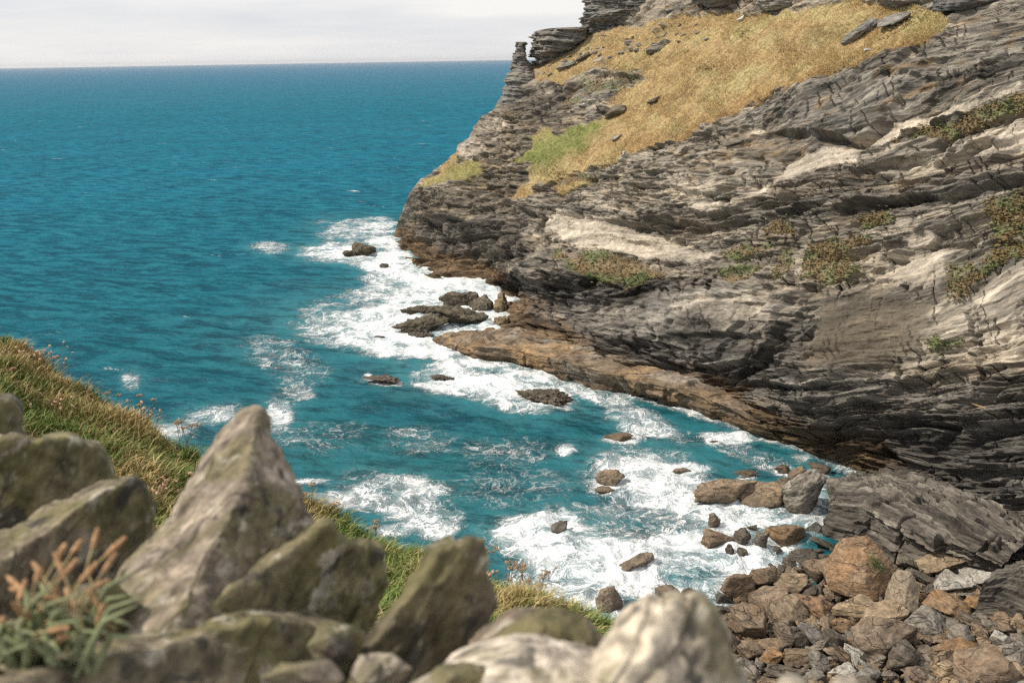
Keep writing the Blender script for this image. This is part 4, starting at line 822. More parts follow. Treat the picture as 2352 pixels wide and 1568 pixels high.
for i_, (x, y, s_, h_) in enumerate(cand):
    cn_, cc_ = cols[rs.choice(7, p=[.32, .08, .2, .12, .16, .08, .04])]
    si = rs.randint(len(shapes)); c = beach_at(x, y, -.05); d_ = np.linalg.norm(c - EYE); r_ = s_ * d_ / FD / 2 * 1.25
    o = bpy.data.objects.new('boulder', shapes[si]); COL.objects.link(o)
    if not shapes[si].materials: shapes[si].materials.append(BOULDER)
    o.location = Vector(c); o.scale = (r_, r_, r_ * rs.uniform(.85, 1.3)); o.rotation_euler = (rs.normal() * .3, rs.normal() * .3, rs.uniform(0, 6.28)); o.color = (*(np.array(cc_) * rs.uniform(.8, 1.2)), 1)
    dd = sorted((math.hypot(x - nx, (y - ny)), nn, nx, ny) for nn, nx, ny in nick); a, b = dd[0], dd[1]
    rel = ('behind' if y < a[3] - 14 else 'in front of' if y > a[3] + 14 else 'left of' if x < a[2] else 'right of')
    siz = 'small' if s_ < 16 else 'mid-sized' if s_ < 26 else 'large'
    shp = 'flat' if si in (4, 5, 10) else 'rounded' if si in (0, 1, 6, 11) else 'angular'
    o['label'] = f'{siz} {cn_} {shp} boulder {rel} {a[1]}, towards {b[1]}'; o['category'] = 'boulder'; o['group'] = 'boulders packed on the beach'
    used.setdefault(o['label'], []).append(o)
# shingle and cobbles between them
pv, pf, pc = [], [], []; d3, f3 = ico(2); nn_ = 0
rs = np.random.RandomState(3)
for i_ in range(3200):
    x = rs.uniform(1500, 2460); y = rs.uniform(1250, 1640)
    if polymask(np.array([x]), np.array([y]), region, 12, np.zeros(1))[0] < .4: continue
    c = beach_at(x, y, -.45 + rs.uniform(0, .25)); r_ = rs.uniform(.08, .34); a = rs.normal(size=(3, 3)); qm, _ = np.linalg.qr(a)
    v_ = (d3 * (1 + .22 * fbm(d3 * 1.2 + i_, 2))[:, None] * np.array([1, .75, .5]) * r_) @ qm
    pv.append(v_ + c); pf.append(f3 + nn_); nn_ += len(d3); pc.append(np.tile(np.array(cols[[0, 0, 2, 4, 3, 5][rs.randint(6)]][1]) * rs.uniform(.6, 1.1), (len(d3), 1)))
me = mesh_from('shingle', np.concatenate(pv), tris=np.concatenate(pf)); attr(me, 'tint', np.concatenate(pc), 'FLOAT_COLOR')
add('cobbles', me, mat_tint('cobble', .8), kind='stuff', label='small cobbles filling the gaps between the beach boulders', cat='cobbles')

# driftwood plank wedged on the dark ledge
c = cliff_at(2268, 940); d_ = np.linalg.norm(c - EYE)
me_ = rock_mesh('driftwood_log', .95, .12, .1, 77, 4, 14, 10, .02, .05)
o = add('driftwood_log', me_, mat_simple('driftwood', (.48, .33, .18), 6), label='pale tan driftwood log lodged on the dark lower cliff', cat='driftwood', loc=c + ND * .5); o.rotation_euler = (0, math.radians(22), math.radians(10))

# ------------------------------------------------------------------ sea
ang = np.radians(np.linspace(-62, 62, 860)); rad = 34 * 1.0072 ** np.arange(0, 980); rad = rad[rad < 45000]
rr_, aa_ = np.meshgrid(rad, ang, indexing='ij'); X_, Y_ = (rr_ * np.sin(aa_)).ravel(), (rr_ * np.cos(aa_)).ravel(); rf = rr_.ravel()
sx_, sy_ = project(V([X_, Y_, X_ * 0]))
wv = .30 * perlin(V([X_ / 14 + Y_ / 30, Y_ / 9 - X_ / 60, X_ * 0])) + .20 * perlin(V([X_ / 6 + Y_ / 14, Y_ / 3.6, X_ * 0 + 4])) + .10 * fbm(V([X_ / 2.4, Y_ / 1.6, X_ * 0 + 9]), 2)
wv = 1.35 * wv * (1 - sstep(250, 700, rf)) * sstep(30, 60, rf)
FO = [(830, 530, 100, 26, .62, 0), (790, 580, 92, 22, .9, 0), (905, 608, 95, 30, 1.0, 12), (1000, 648, 130, 34, 1.05, 12), (1100, 680, 95, 28, 1.05, 10), (850, 668, 55, 13, .75, 0), (900, 722, 130, 30, .85, -10), (1000, 722, 150, 40, .95, 0), (1130, 742, 60, 30, 1.05, 0), (870, 765, 170, 46, .88, 12), (950, 792, 110, 30, 1.0, 8),
      (760, 770, 90, 30, .55, 15), (1050, 826, 150, 16, .8, 12), (1120, 885, 180, 38, .95, 8), (1050, 872, 110, 22, 1.0, 0), (1210, 880, 110, 28, .85, 15), (1200, 935, 90, 22, .62, 10), (1300, 882, 80, 13, .75, 22), (1360, 908, 70, 12, .7, 20), (1430, 930, 90, 24, .6, 22), (1500, 985, 100, 24, .62, 15), (1690, 1005, 50, 16, .95, 0), (1640, 1000, 45, 12, .65, 0),
      (1440, 1000, 44, 12, .58, 0), (1300, 1035, 26, 11, .85, 0), (1500, 1110, 150, 66, .82, 10), (1430, 1100, 62, 30, .9, 0), (1600, 1150, 130, 56, .78, 10), (1480, 1055, 110, 24, .55, 0), (1700, 1190, 110, 46, .82, 0), (1580, 1080, 80, 24, .85, 0), (1850, 1088, 60, 12, .6, 0), (1900, 1195, 50, 18, .75, 0), (1250, 1222, 130, 42, .95, 0), (1330, 1272, 180, 56, .9, 10), (1400, 1322, 190, 46, .92, 8),
      (1560, 1272, 130, 56, .92, 0), (1640, 1252, 70, 40, 1.0, 0), (1700, 1292, 80, 50, .85, 0), (1550, 1352, 130, 40, .8, 0), (1790, 1240, 70, 30, .8, 0), (1300, 1372, 130, 30, .8, 0), (1660, 1342, 80, 36, .78, 0), (1780, 1290, 60, 24, .75, 0), (900, 1130, 120, 46, .62, 5), (820, 1150, 130, 22, .58, 3), (960, 1180, 90, 36, .68, 0), (900, 1210, 80, 20, .62, 0), (1005, 1205, 60, 30, .66, 0),
      (640, 950, 36, 46, .62, 0), (480, 960, 80, 22, .55, -10), (400, 992, 60, 20, .6, 0), (300, 870, 22, 20, .5, 0), (680, 900, 50, 20, .45, 0), (620, 570, 46, 14, .5, 0), (845, 862, 9, 7, 1.1, 0), (700, 1105, 60, 10, .6, 0), (960, 1010, 90, 40, .34, 0), (1150, 1040, 110, 40, .34, 0), (740, 1000, 120, 40, .32, 0), (660, 830, 120, 50, .36, 20), (1760, 1060, 120, 24, .45, 20), (1840, 1052, 30, 10, .8, 0),
      (1180, 1120, 150, 50, .28, 0), (1200, 1330, 60, 60, .45, 0), (880, 560, 40, 14, .9, 0), (880, 515, 40, 14, .7, 0), (1110, 655, 90, 30, 1.05, 5), (1130, 690, 60, 50, 1.05, 0), (1010, 690, 150, 46, .8, 0), (930, 650, 100, 40, .7, 0), (880, 740, 160, 70, .6, 0)] + [(r_[0], r_[1] + r_[3] * .3, r_[2] * .8, max(r_[3] * .7, 8), .72, r_[4]) for r_ in SR] + [ (1560, 1330, 300, 70, .55, 0), (1500, 1200, 300, 60, .45, 0)]
foam = np.zeros(len(X_)); aer = np.zeros(len(X_))
wj = fbm(V([X_ / 7, Y_ / 7, X_ * 0]), 4)
inview = (rf < 420)
for fx, fy, ax_, ay_, s_, an in FO:
    ca, sa = math.cos(math.radians(an)), math.sin(math.radians(an)); dx, dy = sx_ - fx, sy_ - fy
    ax_, ay_, s_ = ax_ * 1.08, ay_ * 1.1, min(s_ * 1.1, 1.15); q = np.sqrt(((dx * ca + dy * sa) / ax_) ** 2 + ((-dx * sa + dy * ca) / ay_) ** 2)
    foam = np.maximum(foam, s_ * (1 - sstep(.45, 1.35, q + .35 * wj))); aer = np.maximum(aer, (s_ - .2) * (1 - sstep(.6, 2.1, q + .3 * wj)))
for pl_, s_, wd_ in [(waterline, .95, 3.0), ([(985, 785), (1092, 828), (1168, 833), (1232, 852), (1308, 876), (1468, 913), (1600, 940), (1740, 1002), (1850, 1035), (1960, 1075)], .72, 1.6)]:
    w3_ = np.array([on_z(*p) for p in pl_]); d2 = np.full(len(X_), 1e9); sel = np.where(rf < 260)[0]
    for a_, b_ in zip(w3_[:-1, :2], w3_[1:, :2]):
        ab = b_ - a_; t_ = np.clip(((X_[sel] - a_[0]) * ab[0] + (Y_[sel] - a_[1]) * ab[1]) / (ab @ ab), 0, 1); d2[sel] = np.minimum(d2[sel], np.hypot(X_[sel] - a_[0] - t_ * ab[0], Y_[sel] - a_[1] - t_ * ab[1]))
    q = d2 / wd_ + .5 * wj; foam = np.maximum(foam, s_ * (1 - sstep(.3, 1.3, q))); aer = np.maximum(aer, s_ * .6 * (1 - sstep(.5, 2.2, q)))
weed = np.zeros(len(X_))
for fx, fy, ax_, ay_, s_ in [(930, 900, 130, 30, .8), (1560, 1010, 90, 14, .7), (1300, 1110, 140, 36, .75), (1380, 1052, 90, 20, .6), (1450, 950, 60, 12, .6), (870, 880, 70, 16, .9), (1350, 950, 100, 20, .4), (1600, 1020, 90, 14, .7), (1900, 1070, 80, 18, .7), (1690, 1030, 70, 10, .6), (1150, 960, 120, 16, .4), (760, 660, 120, 40, .3), (560, 760, 200, 60, .2), (1400, 1160, 120, 20, .5)]:
    q = np.sqrt(((sx_ - fx) / ax_) ** 2 + ((sy_ - fy) / ay_) ** 2); weed = np.maximum(weed, s_ * (1 - sstep(.3, 1.4, q + .5 * wj)))
turq = MX(*[s_ * (1 - sstep(.2, 1.4, np.sqrt(((sx_ - fx) / ax_) ** 2 + ((sy_ - fy) / ay_) ** 2) + .3 * wj)) for fx, fy, ax_, ay_, s_ in [(1250, 965, 140, 30, .35), (720, 1060, 130, 60, .22), (1650, 1210, 120, 30, .4), (900, 1200, 200, 60, .25), (1430, 960, 60, 20, .3)]])
aer = np.clip(np.maximum(aer, turq), 0, 1); weed = weed * inview; foam = foam * inview; aer = aer * inview
me = mesh_from('sea', V([X_, Y_, wv + .40 * np.clip(foam, 0, 1) * (fbm(V([X_ / 1.6, Y_ / 1.6, X_ * 0 + 2]), 4) + .3) - .05]), grid_quads(len(rad), len(ang)))
attr(me, 'foam', foam); attr(me, 'aerated', aer); attr(me, 'weed', weed)
add('sea', me, mat_sea(), kind='structure')

# ------------------------------------------------------------------ near hillside with grass
edge_pts = [(-3200, 900, 17), (-1500, 720, 16), (-420, 620, 14), (-150, 700, 13), (0, 782, 12.5), (60, 802, 12), (140, 866, 11.5), (250, 938, 10.8), (340, 990, 10.3), (440, 1050, 9.8), (560, 1120, 9.3), (700, 1180, 8.8), (800, 1222, 8.5), (900, 1255, 8.2), (1000, 1278, 8), (1110, 1318, 7.8), (1200, 1352, 7.6), (1300, 1392, 7.4), (1420, 1440, 7.2), (1500, 1488, 7), (1600, 1570, 6.8), (1750, 1690, 6.4), (2100, 1900, 6), (2700, 2200, 5.6)]
ep = np.array(edge_pts, float); tt = np.linspace(0, 1, 240); si_ = np.linspace(0, 1, len(ep))
Ed = np.stack([np.interp(tt, si_, ep[:, i]) for i in range(3)], -1); E3 = at(Ed[:, 0], Ed[:, 1], Ed[:, 2])
inner = np.array([0, 1.2, H - 1.75]); rows_ = []
for f_ in np.linspace(0, 1, 70):
    p_ = E3 * (1 - f_) + (np.array([E3[:, 0] * .35, E3[:, 1] * .12, E3[:, 2] * 0]).T) * f_
    p_[:, 2] = E3[:, 2] * (1 - f_) ** 1.0 + (H - 1.7) * (1 - (1 - f_) ** 1.0) - .25 * math.sin(math.pi * f_); rows_.append(p_)
down = []
for d_ in (60, 38, 24, 14, 8, 4, 2, .9, .3):
    o_ = E3 - np.array([0, 0, 0]); hd = o_[:, :2] / np.linalg.norm(o_[:, :2], axis=1, keepdims=True)
    p_ = E3.copy(); p_[:, :2] += hd * (d_ * .42 if d_ > 1 else d_ * .5)[None] if False else hd * min(d_ * .42, 14); p_[:, 2] = np.maximum(E3[:, 2] - d_, -2.5) ; down.append(p_)
G = np.concatenate([np.stack(down), np.stack(rows_)], 0); g_ = G.reshape(-1, 3)
g_ = g_ + np.array([0, 0, 1]) * (.09 * fbm(g_ / .8, 4) + .12 * fbm(g_ / 2.6 + 5, 2))[:, None]
me = mesh_from('hillside', g_, grid_quads(G.shape[0], G.shape[1]))
m = NT('turf'); pos = m.n('NewGeometry').outputs['Position']
add('hillside', me, m.done(m.mix(m.rng(m.noise(pos, 2.5, 5), .35, .65, 0, 1), (.09, .10, .035), (.20, .15, .065)), .95, m.bump(m.noise(pos, 14, 5), .06)), kind='structure')
# grass blades
rs = np.random.RandomState(21); NBL = 170000
fr = rs.rand(NBL) ** 1.35 * .62; ti = rs.uniform(0.05, .93, NBL); idx = ti * (len(tt) - 1); i0 = idx.astype(int); w1 = (idx - i0)[:, None]
ri_ = fr * 69; r0 = np.minimum(ri_.astype(int), 68); w2 = (ri_ - r0)[:, None]; G2 = g_.reshape(G.shape)[len(down):]
def gsample(r0, i0, w2, w1): return (G2[r0, i0] * (1 - w1) + G2[r0, i0 + 1] * w1) * (1 - w2) + (G2[r0 + 1, i0] * (1 - w1) + G2[r0 + 1, i0 + 1] * w1) * w2
root = gsample(r0, i0, w2, w1)
px_, py_ = project(root); ok = (px_ > -900) & (px_ < 2000) & (py_ < 1700); root = root[ok]; px_ = px_[ok]; py_ = py_[ok]; n_ = len(root)
pn = fbm(root / .9, 3); pn2 = fbm(root / .45 + 30, 3); dry = sstep(.1, .75, pn + .3 * rs.normal(size=n_) + .3 * sstep(.25, 0, fr[ok]))
ln_ = rs.uniform(.07, .22, n_) * (1 + .5 * pn2) * np.where(dry > .6, 1.15, .95); wd = rs.uniform(.003, .007, n_)
wind = np.array([.4, -.2, 0]); lean = (wind[None] * rs.uniform(.2, 1.1, n_)[:, None] + rs.normal(size=(n_, 3)) * .35); lean[:, 2] = 0
face = np.cross(lean + rs.normal(size=(n_, 3)) * .4, [0, 0, 1.]); face /= np.linalg.norm(face, axis=1, keepdims=True) + 1e-6
V_ = []
for t_, ws in ((0, 1.0), (.4, .9), (.75, .6)):
    c_ = root + np.array([0, 0, 1]) * (ln_ * t_ * (1 - .25 * t_))[:, None] + lean * (ln_ * t_ ** 1.7 * .8)[:, None]
    V_ += [c_ - face * (wd * ws)[:, None], c_ + face * (wd * ws)[:, None]]
V_.append(root + np.array([0, 0, 1]) * (ln_ * .72)[:, None] + lean * (ln_ * .8)[:, None] * 1.1)
vt = np.stack(V_, 1).reshape(-1, 3); b0 = np.arange(n_)[:, None] * 7
q = np.concatenate([b0 + np.array([0, 1, 3, 2]), b0 + np.array([2, 3, 5, 4])]); t3 = b0 + np.array([4, 5, 6])
gr = rs.rand(n_, 1); green = C3(.085, .15, .028) * (1 - gr) + C3(.20, .25, .06) * gr; straw = C3(.50, .40, .19) * (1 - gr) + C3(.36, .25, .10) * gr
cc = green * (1 - dry[:, None]) + straw * dry[:, None]; cc = cc * rs.uniform(.7, 1.25, (n_, 1))
me = mesh_from('grass', vt, q, t3, smooth=False); attr(me, 'tint', np.repeat(cc, 7, 0), 'FLOAT_COLOR')
GRASSM = mat_tint('grass_blade', .6)
add('grass', me, GRASSM, kind='stuff', label='windblown green and straw grass on the near hillside', cat='grass')

# thrift clumps and dried umbel stems standing in the grass
def tube(p, r, k=5):
    p = np.array(p, float); n = len(p); t = np.gradient(p, axis=0); t /= np.linalg.norm(t, axis=1, keepdims=True) + 1e-9
    a = np.cross(t, [.31, .92, .17]); a /= np.linalg.norm(a, axis=1, keepdims=True); b = np.cross(t, a); th = np.linspace(0, 2 * math.pi, k, endpoint=False)
    r = np.broadcast_to(r, n); v = p[:, None] + r[:, None, None] * (a[:, None] * np.cos(th)[None, :, None] + b[:, None] * np.sin(th)[None, :, None])
    i = np.arange(n * k).reshape(n, k); j = np.roll(i, -1, 1); return v.reshape(-1, 3), np.stack([i[:-1], j[:-1], j[1:], i[1:]], -1).reshape(-1, 4)
def joinq(parts):
    vs, qs, o_ = [], [], 0
    for v, q in parts: vs.append(v); qs.append(q + o_); o_ += len(v)
    return np.concatenate(vs), np.concatenate(qs)
STEM = mat_simple('dry_stem', (.22, .15, .075), 30); HEAD = mat_simple('dry_flower_head', (.43, .27, .18), 60, .4); UMB = mat_simple('dry_umbel', (.30, .20, .11), 60, .4); PINK = mat_simple('thrift_head', (.46, .30, .20), 50, .35)
def ground_px(x, y):
    p2 = G2.reshape(-1, 3); qx, qy = project(p2); i = np.argmin((qx - x) ** 2 + (qy - y) ** 2); return p2[i]
head_me = rock_mesh('flower_head', .014, .014, .011, 31, 3, 12, 8, .1, .2)
def thrift(x, y, n, spread, label, seed):
    rs_ = np.random.RandomState(seed); base = ground_px(x, y); rt = add('thrift_clump', None, None, label=label, cat='flowers', group='dried thrift clumps', loc=base); st = []
    hs = []
    for _ in range(n):
        b_ = np.array([rs_.normal() * spread, rs_.normal() * spread, 0]); h_ = rs_.uniform(.12, .24); tp = b_ * 1.25 + np.array([rs_.normal() * .03 + .02, rs_.normal() * .02, h_])
        st.append(tube([b_ + [0, 0, -.03], (b_ + tp) / 2 + [.008, 0, .02], tp], .0022, 4)); hs.append(tp)
    for sv, sq_ in st: add('stem', mesh_from('stem', sv, sq_), STEM, rt)
    for h_ in hs:
        o = add('flower_head', head_me, PINK, rt, loc=h_); o.rotation_euler = rs_.uniform(0, 3, 3); s_ = rs_.uniform(.8, 1.35); o.scale = (s_, s_, s_)
for a in [(110, 852, 26, .12, 'large clump of dried pink thrift on the shoulder of the hillside grass', 1), (28, 850, 20, .12, 'dried thrift clump at the left edge of the hillside grass', 2), (95, 975, 18, .1, 'dried thrift clump beside the leftmost blurred stones', 3), (310, 985, 18, .14, 'dried thrift clump on the seaward rim above the bay', 4), (360, 1165, 16, .1, 'dried thrift clump low in the grass beside the peaked stone', 5), (1180, 1330, 12, .1, 'dried thrift clump right of the standing stone', 6)]: thrift(*a)
def umbel(x, y, h, seed, label):
    rs_ = np.random.RandomState(seed); base = ground_px(x, y); rt = add('umbel_stem', None, None, label=label, cat='wildflower', group='dried umbel flowers', loc=base)
    l_ = np.array([rs_.normal() * .12, rs_.normal() * .08, 0]); pts = [np.array([0, 0, -.03]), l_ * .3 * h + [0, 0, h * .5], l_ * h + [0, 0, h]]
    stems = [tube(pts, np.array([.0045, .0035, .0028]), 5)]; tops = [pts[-1]]
    for k_ in range(rs_.randint(1, 3)):
        b_ = pts[1] * .9; t_ = b_ + np.array([rs_.normal() * .08, rs_.normal() * .05, h * rs_.uniform(.28, .45)]); stems.append(tube([b_, (b_ + t_) / 2 + [.01, 0, 0], t_], .0025, 4)); tops.append(t_)
    for sv, sq_ in stems: add('stem', mesh_from('stem', sv, sq_), STEM, rt)
    for t_ in tops:
        sp = []
        R_ = rs_.uniform(.028, .05)
        for _ in range(14):
            a = rs_.uniform(0, 6.28); r_ = R_ * math.sqrt(rs_.rand()); e_ = t_ + np.array([r_ * math.cos(a), r_ * math.sin(a), .035 - r_ * .25]); sp.append(tube([t_, e_], .0014, 3))
            dv, df = ico(1); c_ = np.unique(df, axis=0); bx = dv * np.array([.008, .008, .006]) + e_; sp.append((bx, np.concatenate([c_, c_[:, 2:]], 1)))
        v, q = joinq(sp); tri = q[q[:, 2] == q[:, 3]][:, :3]; qd = q[q[:, 2] != q[:, 3]]; add('umbel_head', mesh_from('umbel_head', v, qd, tri), UMB, rt)
for i_, (x, y, h, lb) in enumerate([(440, 1040, .36, 'tallest dried umbel on the rim close to the peaked stone'), (425, 1040, .3, 'dried umbel just left of the tallest one by the peaked stone'), (330, 985, .34, 'lone dried umbel standing out over the bay left of the peaked stone'), (268, 945, .2, 'short dried umbel high on the rim'), (1130, 1330, .34, 'leaning dried umbel beside the standing stone, against the foam'), (1215, 1360, .28, 'dried umbel with broad heads in the grass before the surf'), (1240, 1372, .24, 'second dried umbel with broad heads, further from the standing stone'), (1175, 1340, .26, 'slim dried umbel between the leaning one and the broad-headed ones'),
                                    (785, 1212, .22, 'small dried umbel above the centre slab'), (865, 1242, .2, 'small dried umbel just beyond the blunt end of the centre slab'), (720, 1180, .24, 'thin dried umbel next to the right flank of the peaked stone'), (45, 900, .2, 'short dried umbel at the left edge of the grass'), (200, 950, .16, 'short dried umbel in mid slope of the left grass')]): umbel(x, y, h, 60 + i_, lb)

# ------------------------------------------------------------------ dry stone wall in front: each stone a thing
def stone(pts, color, label, seed, amp=.009, freq=11.0, bedax=(.5, .2, .8), bedamp=.008, bedt=.03, soft=400):
    P_ = np.array([at(x, y, d) for x, y, d in pts]); me_, c = hull_rock('wall_stone', P_, seed, 6, soft, amp, freq, bedax, bedamp, bedt)
    o = add('wall_stone', me_, STONE if max(color) < .25 else PALESTONE, label=label, cat='stone', loc=c, group='upright stones of the wall'); o.color = (*color, 1); return o
SG, SO, SP = (.26, .215, .165), (.165, .145, .075), (.46, .40, .32)
from mathutils.geometry import delaunay_2d_cdt
def slab(outline, d0, ax, ay, shift, thick, color, label, seed, ridge=(), amp=.005, voxel=.0052, bedax=(.5, .2, .8), bedamp=.010, bedt=.024):
    """split slate: front outline (with optional ridge points standing nearer), rim of the given thickness, back outline"""
    o = np.array(outline, float); x0, y0 = o.mean(0); n = len(o); rs_ = np.random.RandomState(seed)
    dd_ = d0 + ax * (o[:, 0] - x0) + ay * (o[:, 1] - y0)
    sh_ = np.array([shift(x, y) if callable(shift) else shift for x, y in o])
    fo = o + sh_; back = at(o[:, 0], o[:, 1], dd_ + thick)
    pts2 = [Vector(p) for p in fo] + [Vector((p[0], p[1])) for p in ridge]
    ed = [(i, (i + 1) % n) for i in range(n)] + [(n + i, n + i + 1) for i in range(len(ridge) - 1)]
    v2, _, f2, _, _, _ = delaunay_2d_cdt(pts2, ed, [list(range(n))], 1, 1e-4)
    v2 = np.array([v[:] for v in v2]); dep = d0 + ax * (v2[:, 0] - x0) + ay * (v2[:, 1] - y0)
    for p in ridge: i = int(np.argmin((v2[:, 0] - p[0]) ** 2 + (v2[:, 1] - p[1]) ** 2)); dep[i] += p[2]
    fr_ = at(v2[:, 0], v2[:, 1], dep); bm = bmesh.new()
    fv = [bm.verts.new(p) for p in fr_]; bv = [bm.verts.new(p) for p in back]
    ids = [int(np.argmin((v2[:, 0] - p[0]) ** 2 + (v2[:, 1] - p[1]) ** 2)) for p in fo]
    for f_ in f2: bm.faces.new([fv[i] for i in f_])
    bf = bm.faces.new(bv)
    for i in range(n):
        j = (i + 1) % n
        if ids[i] != ids[j]: bm.faces.new([fv[ids[i]], fv[ids[j]], bv[j], bv[i]])
    bmesh.ops.triangulate(bm, faces=[bf]); bmesh.ops.recalc_face_normals(bm, faces=bm.faces)
    m0 = bpy.data.meshes.new('wall_stone'); bm.to_mesh(m0); bm.free()
    t_ = bpy.data.objects.new('wall_stone', m0); COL.objects.link(t_); md = t_.modifiers.new('r', 'REMESH'); md.mode = 'VOXEL'; md.voxel_size = voxel
    dg = bpy.context.evaluated_depsgraph_get(); dg.update(); me_ = bpy.data.meshes.new_from_object(t_.evaluated_get(dg)); bpy.data.objects.remove(t_); bpy.data.meshes.remove(m0); me_.name = 'wall_stone'
    nv = len(me_.vertices); co = np.empty(nv * 3, np.float32); me_.vertices.foreach_get('co', co); co = co.reshape(-1, 3).astype(float)
    nr = np.empty(nv * 3, np.float32); me_.vertex_normals.foreach_get('vector', nr); nr = nr.reshape(-1, 3)
    o_ = seed * 5.3; axv = np.array(bedax, float); axv /= np.linalg.norm(axv); l_ = np.cross(axv, [0.3, .5, .8])
    dn = amp * fbm(co * 7 + o_, 5, .6) + amp * .8 * ridged(co * 10 + o_, 3) + bedamp * blocks(co @ axv / bedt + .4 * perlin(co * 6 + o_), co @ l_ / (bedt * 4), seed * 13 % 200, .15) + .004 * perlin(co * 55 + o_)
    co = co + nr * dn[:, None]; c = co.mean(0); me_.vertices.foreach_set('co', (co - c).astype(np.float32).ravel())
    me_.polygons.foreach_set('use_smooth', np.ones(len(me_.polygons), bool)); me_.update()
    o2 = add('wall_stone', me_, STONE if max(color) < .25 else PALESTONE, label=label, cat='stone', loc=c, group='upright stones of the wall'); o2.color = (*color, 1); return o2
slab([(556, 942), (594, 934), (605, 962), (610, 1008), (638, 1030), (660, 1074), (674, 1124), (693, 1168), (716, 1235), (720, 1400), (700, 1580), (200, 1580), (225, 1440), (262, 1360), (290, 1290), (352, 1240), (396, 1190), (423, 1135), (456, 1080), (478, 1036), (506, 997), (533, 970)], 2.0, .0002, -.0003,
     lambda x, y: (6, 10) if y < 1000 else (10, 16), .16, SG, 'tall peaked stone with a broad pale face, highest of the wall', 1, [(596, 962, -.03), (578, 1036, -.07), (560, 1124, -.10), (490, 1256, -.13), (425, 1380, -.15), (380, 1500, -.15)], bedax=(-.8, .25, .55), bedamp=.013)
slab([(-80, 1012), (0, 1005), (33, 997), (60, 1006), (85, 1011), (126, 1001), (165, 1000), (192, 1011), (225, 1018), (247, 1046), (257, 1090), (246, 1125), (236, 1320), (-80, 1320)], 2.62, .0004, .0003, (-4, 8), .16, SO, 'broad olive flat-topped stone at the left of the wall', 2, voxel=.009)
slab([(-60, 912), (0, 908), (30, 905), (48, 930), (57, 985), (62, 1090), (-60, 1090)], 3.0, .0004, .0003, (-8, 14), .16, (.11, .1, .075), 'dark stone cut by the left edge, behind the broad olive one', 3, voxel=.009)
slab([(-80, 1262), (0, 1221), (99, 1172), (182, 1128), (236, 1102), (297, 1093), (324, 1112), (342, 1146), (332, 1186), (336, 1240), (300, 1290), (253, 1440), (-80, 1480)], 2.26, .0006, .0002, lambda x, y: (12, 16 + max(0, 250 - x) * .2), .22, (.15, .128, .08), 'long slanting stone with a pale upper edge, left of the peaked one', 4, bedax=(-.8, .25, .55), bedamp=.013)
slab([(340, 1425), (462, 1360), (500, 1332), (643, 1250), (709, 1212), (736, 1198), (752, 1200), (776, 1233), (801, 1250), (836, 1248), (866, 1258), (872, 1304), (880, 1329), (858, 1379), (843, 1429), (815, 1470), (620, 1600), (300, 1600)], 1.9, .0006, .0003, lambda x, y: (12 + max(0, 740 - x) * .05, 8 + max(0, 740 - x) * .11), .12, SO, 'big olive slab with a thin pale top edge, right of the peaked stone', 5, bedax=(-.8, .25, .55), bedamp=.013)
slab([(-80, 1560), (55, 1519), (137, 1502), (192, 1496), (352, 1458), (440, 1436), (511, 1409), (594, 1387), (687, 1395), (784, 1431), (838, 1452), (836, 1530), (740, 1700), (-80, 1740)], 1.62, .0004, .0000, (8, 36), .2, (.155, .13, .085), 'long low stone along the bottom edge under the olive slab', 6)
slab([(986, 1250), (1026, 1236), (1051, 1242), (1076, 1237), (1103, 1233), (1111, 1264), (1114, 1314), (1132, 1354), (1128, 1386), (1108, 1424), (1106, 1480), (980, 1600), (750, 1680), (796, 1556), (801, 1519), (836, 1464), (881, 1399), (921, 1349), (956, 1304), (971, 1278)], 1.68, .0005, .0003, lambda x, y: (24, 16) if x < 1040 else (2, 8), .10, (.14, .12, .07), 'standing leaf-shaped slab with a pale left edge in the middle of the wall', 7, bedax=(-.8, .25, .55), bedamp=.013)
stone([(1090, 1470, 1.62), (1130, 1440, 1.6), (1196, 1402, 1.6), (1262, 1400, 1.58), (1334, 1418, 1.58), (1380, 1468, 1.56), (1392, 1520, 1.54), (1380, 1620, 1.5), (1080, 1600, 1.52), (1240, 1440, 1.5), (1250, 1420, 1.85), (1370, 1500, 1.85), (1120, 1500, 1.8)], (.15, .115, .085), 'dark brown crest stone behind the pale block, beyond the leaf-shaped slab', 28, soft=120)
stone([(930, 1580, 1.42), (1010, 1530, 1.45), (1090, 1482, 1.48), (1180, 1462, 1.48), (1290, 1474, 1.46), (1396, 1500, 1.42), (1410, 1700, 1.25), (920, 1700, 1.25), (1200, 1500, 1.36), (1100, 1540, 1.34), (1300, 1540, 1.33), (1200, 1500, 1.7), (1000, 1600, 1.6), (1390, 1560, 1.6)], (.56, .49, .40), 'whitish pale block on the bottom edge, between the leaf-shaped slab and the ragged stone', 8, bedamp=.004)
slab([(1386, 1512), (1404, 1469), (1441, 1419), (1478, 1388), (1497, 1371), (1516, 1384), (1530, 1386), (1541, 1367), (1556, 1372), (1578, 1390), (1602, 1366), (1622, 1396), (1637, 1429), (1647, 1484), (1690, 1540), (1725, 1600), (1720, 1760), (1375, 1760)], 1.2, .0003, .0002, (2, 22), .2, (.50, .43, .33), 'ragged pale stone, most blurred, in front of the boulder beach', 9, [(1480, 1480, -.05), (1530, 1560, -.07)], amp=.008, bedax=(.9, .1, .2), bedamp=.014, bedt=.03)
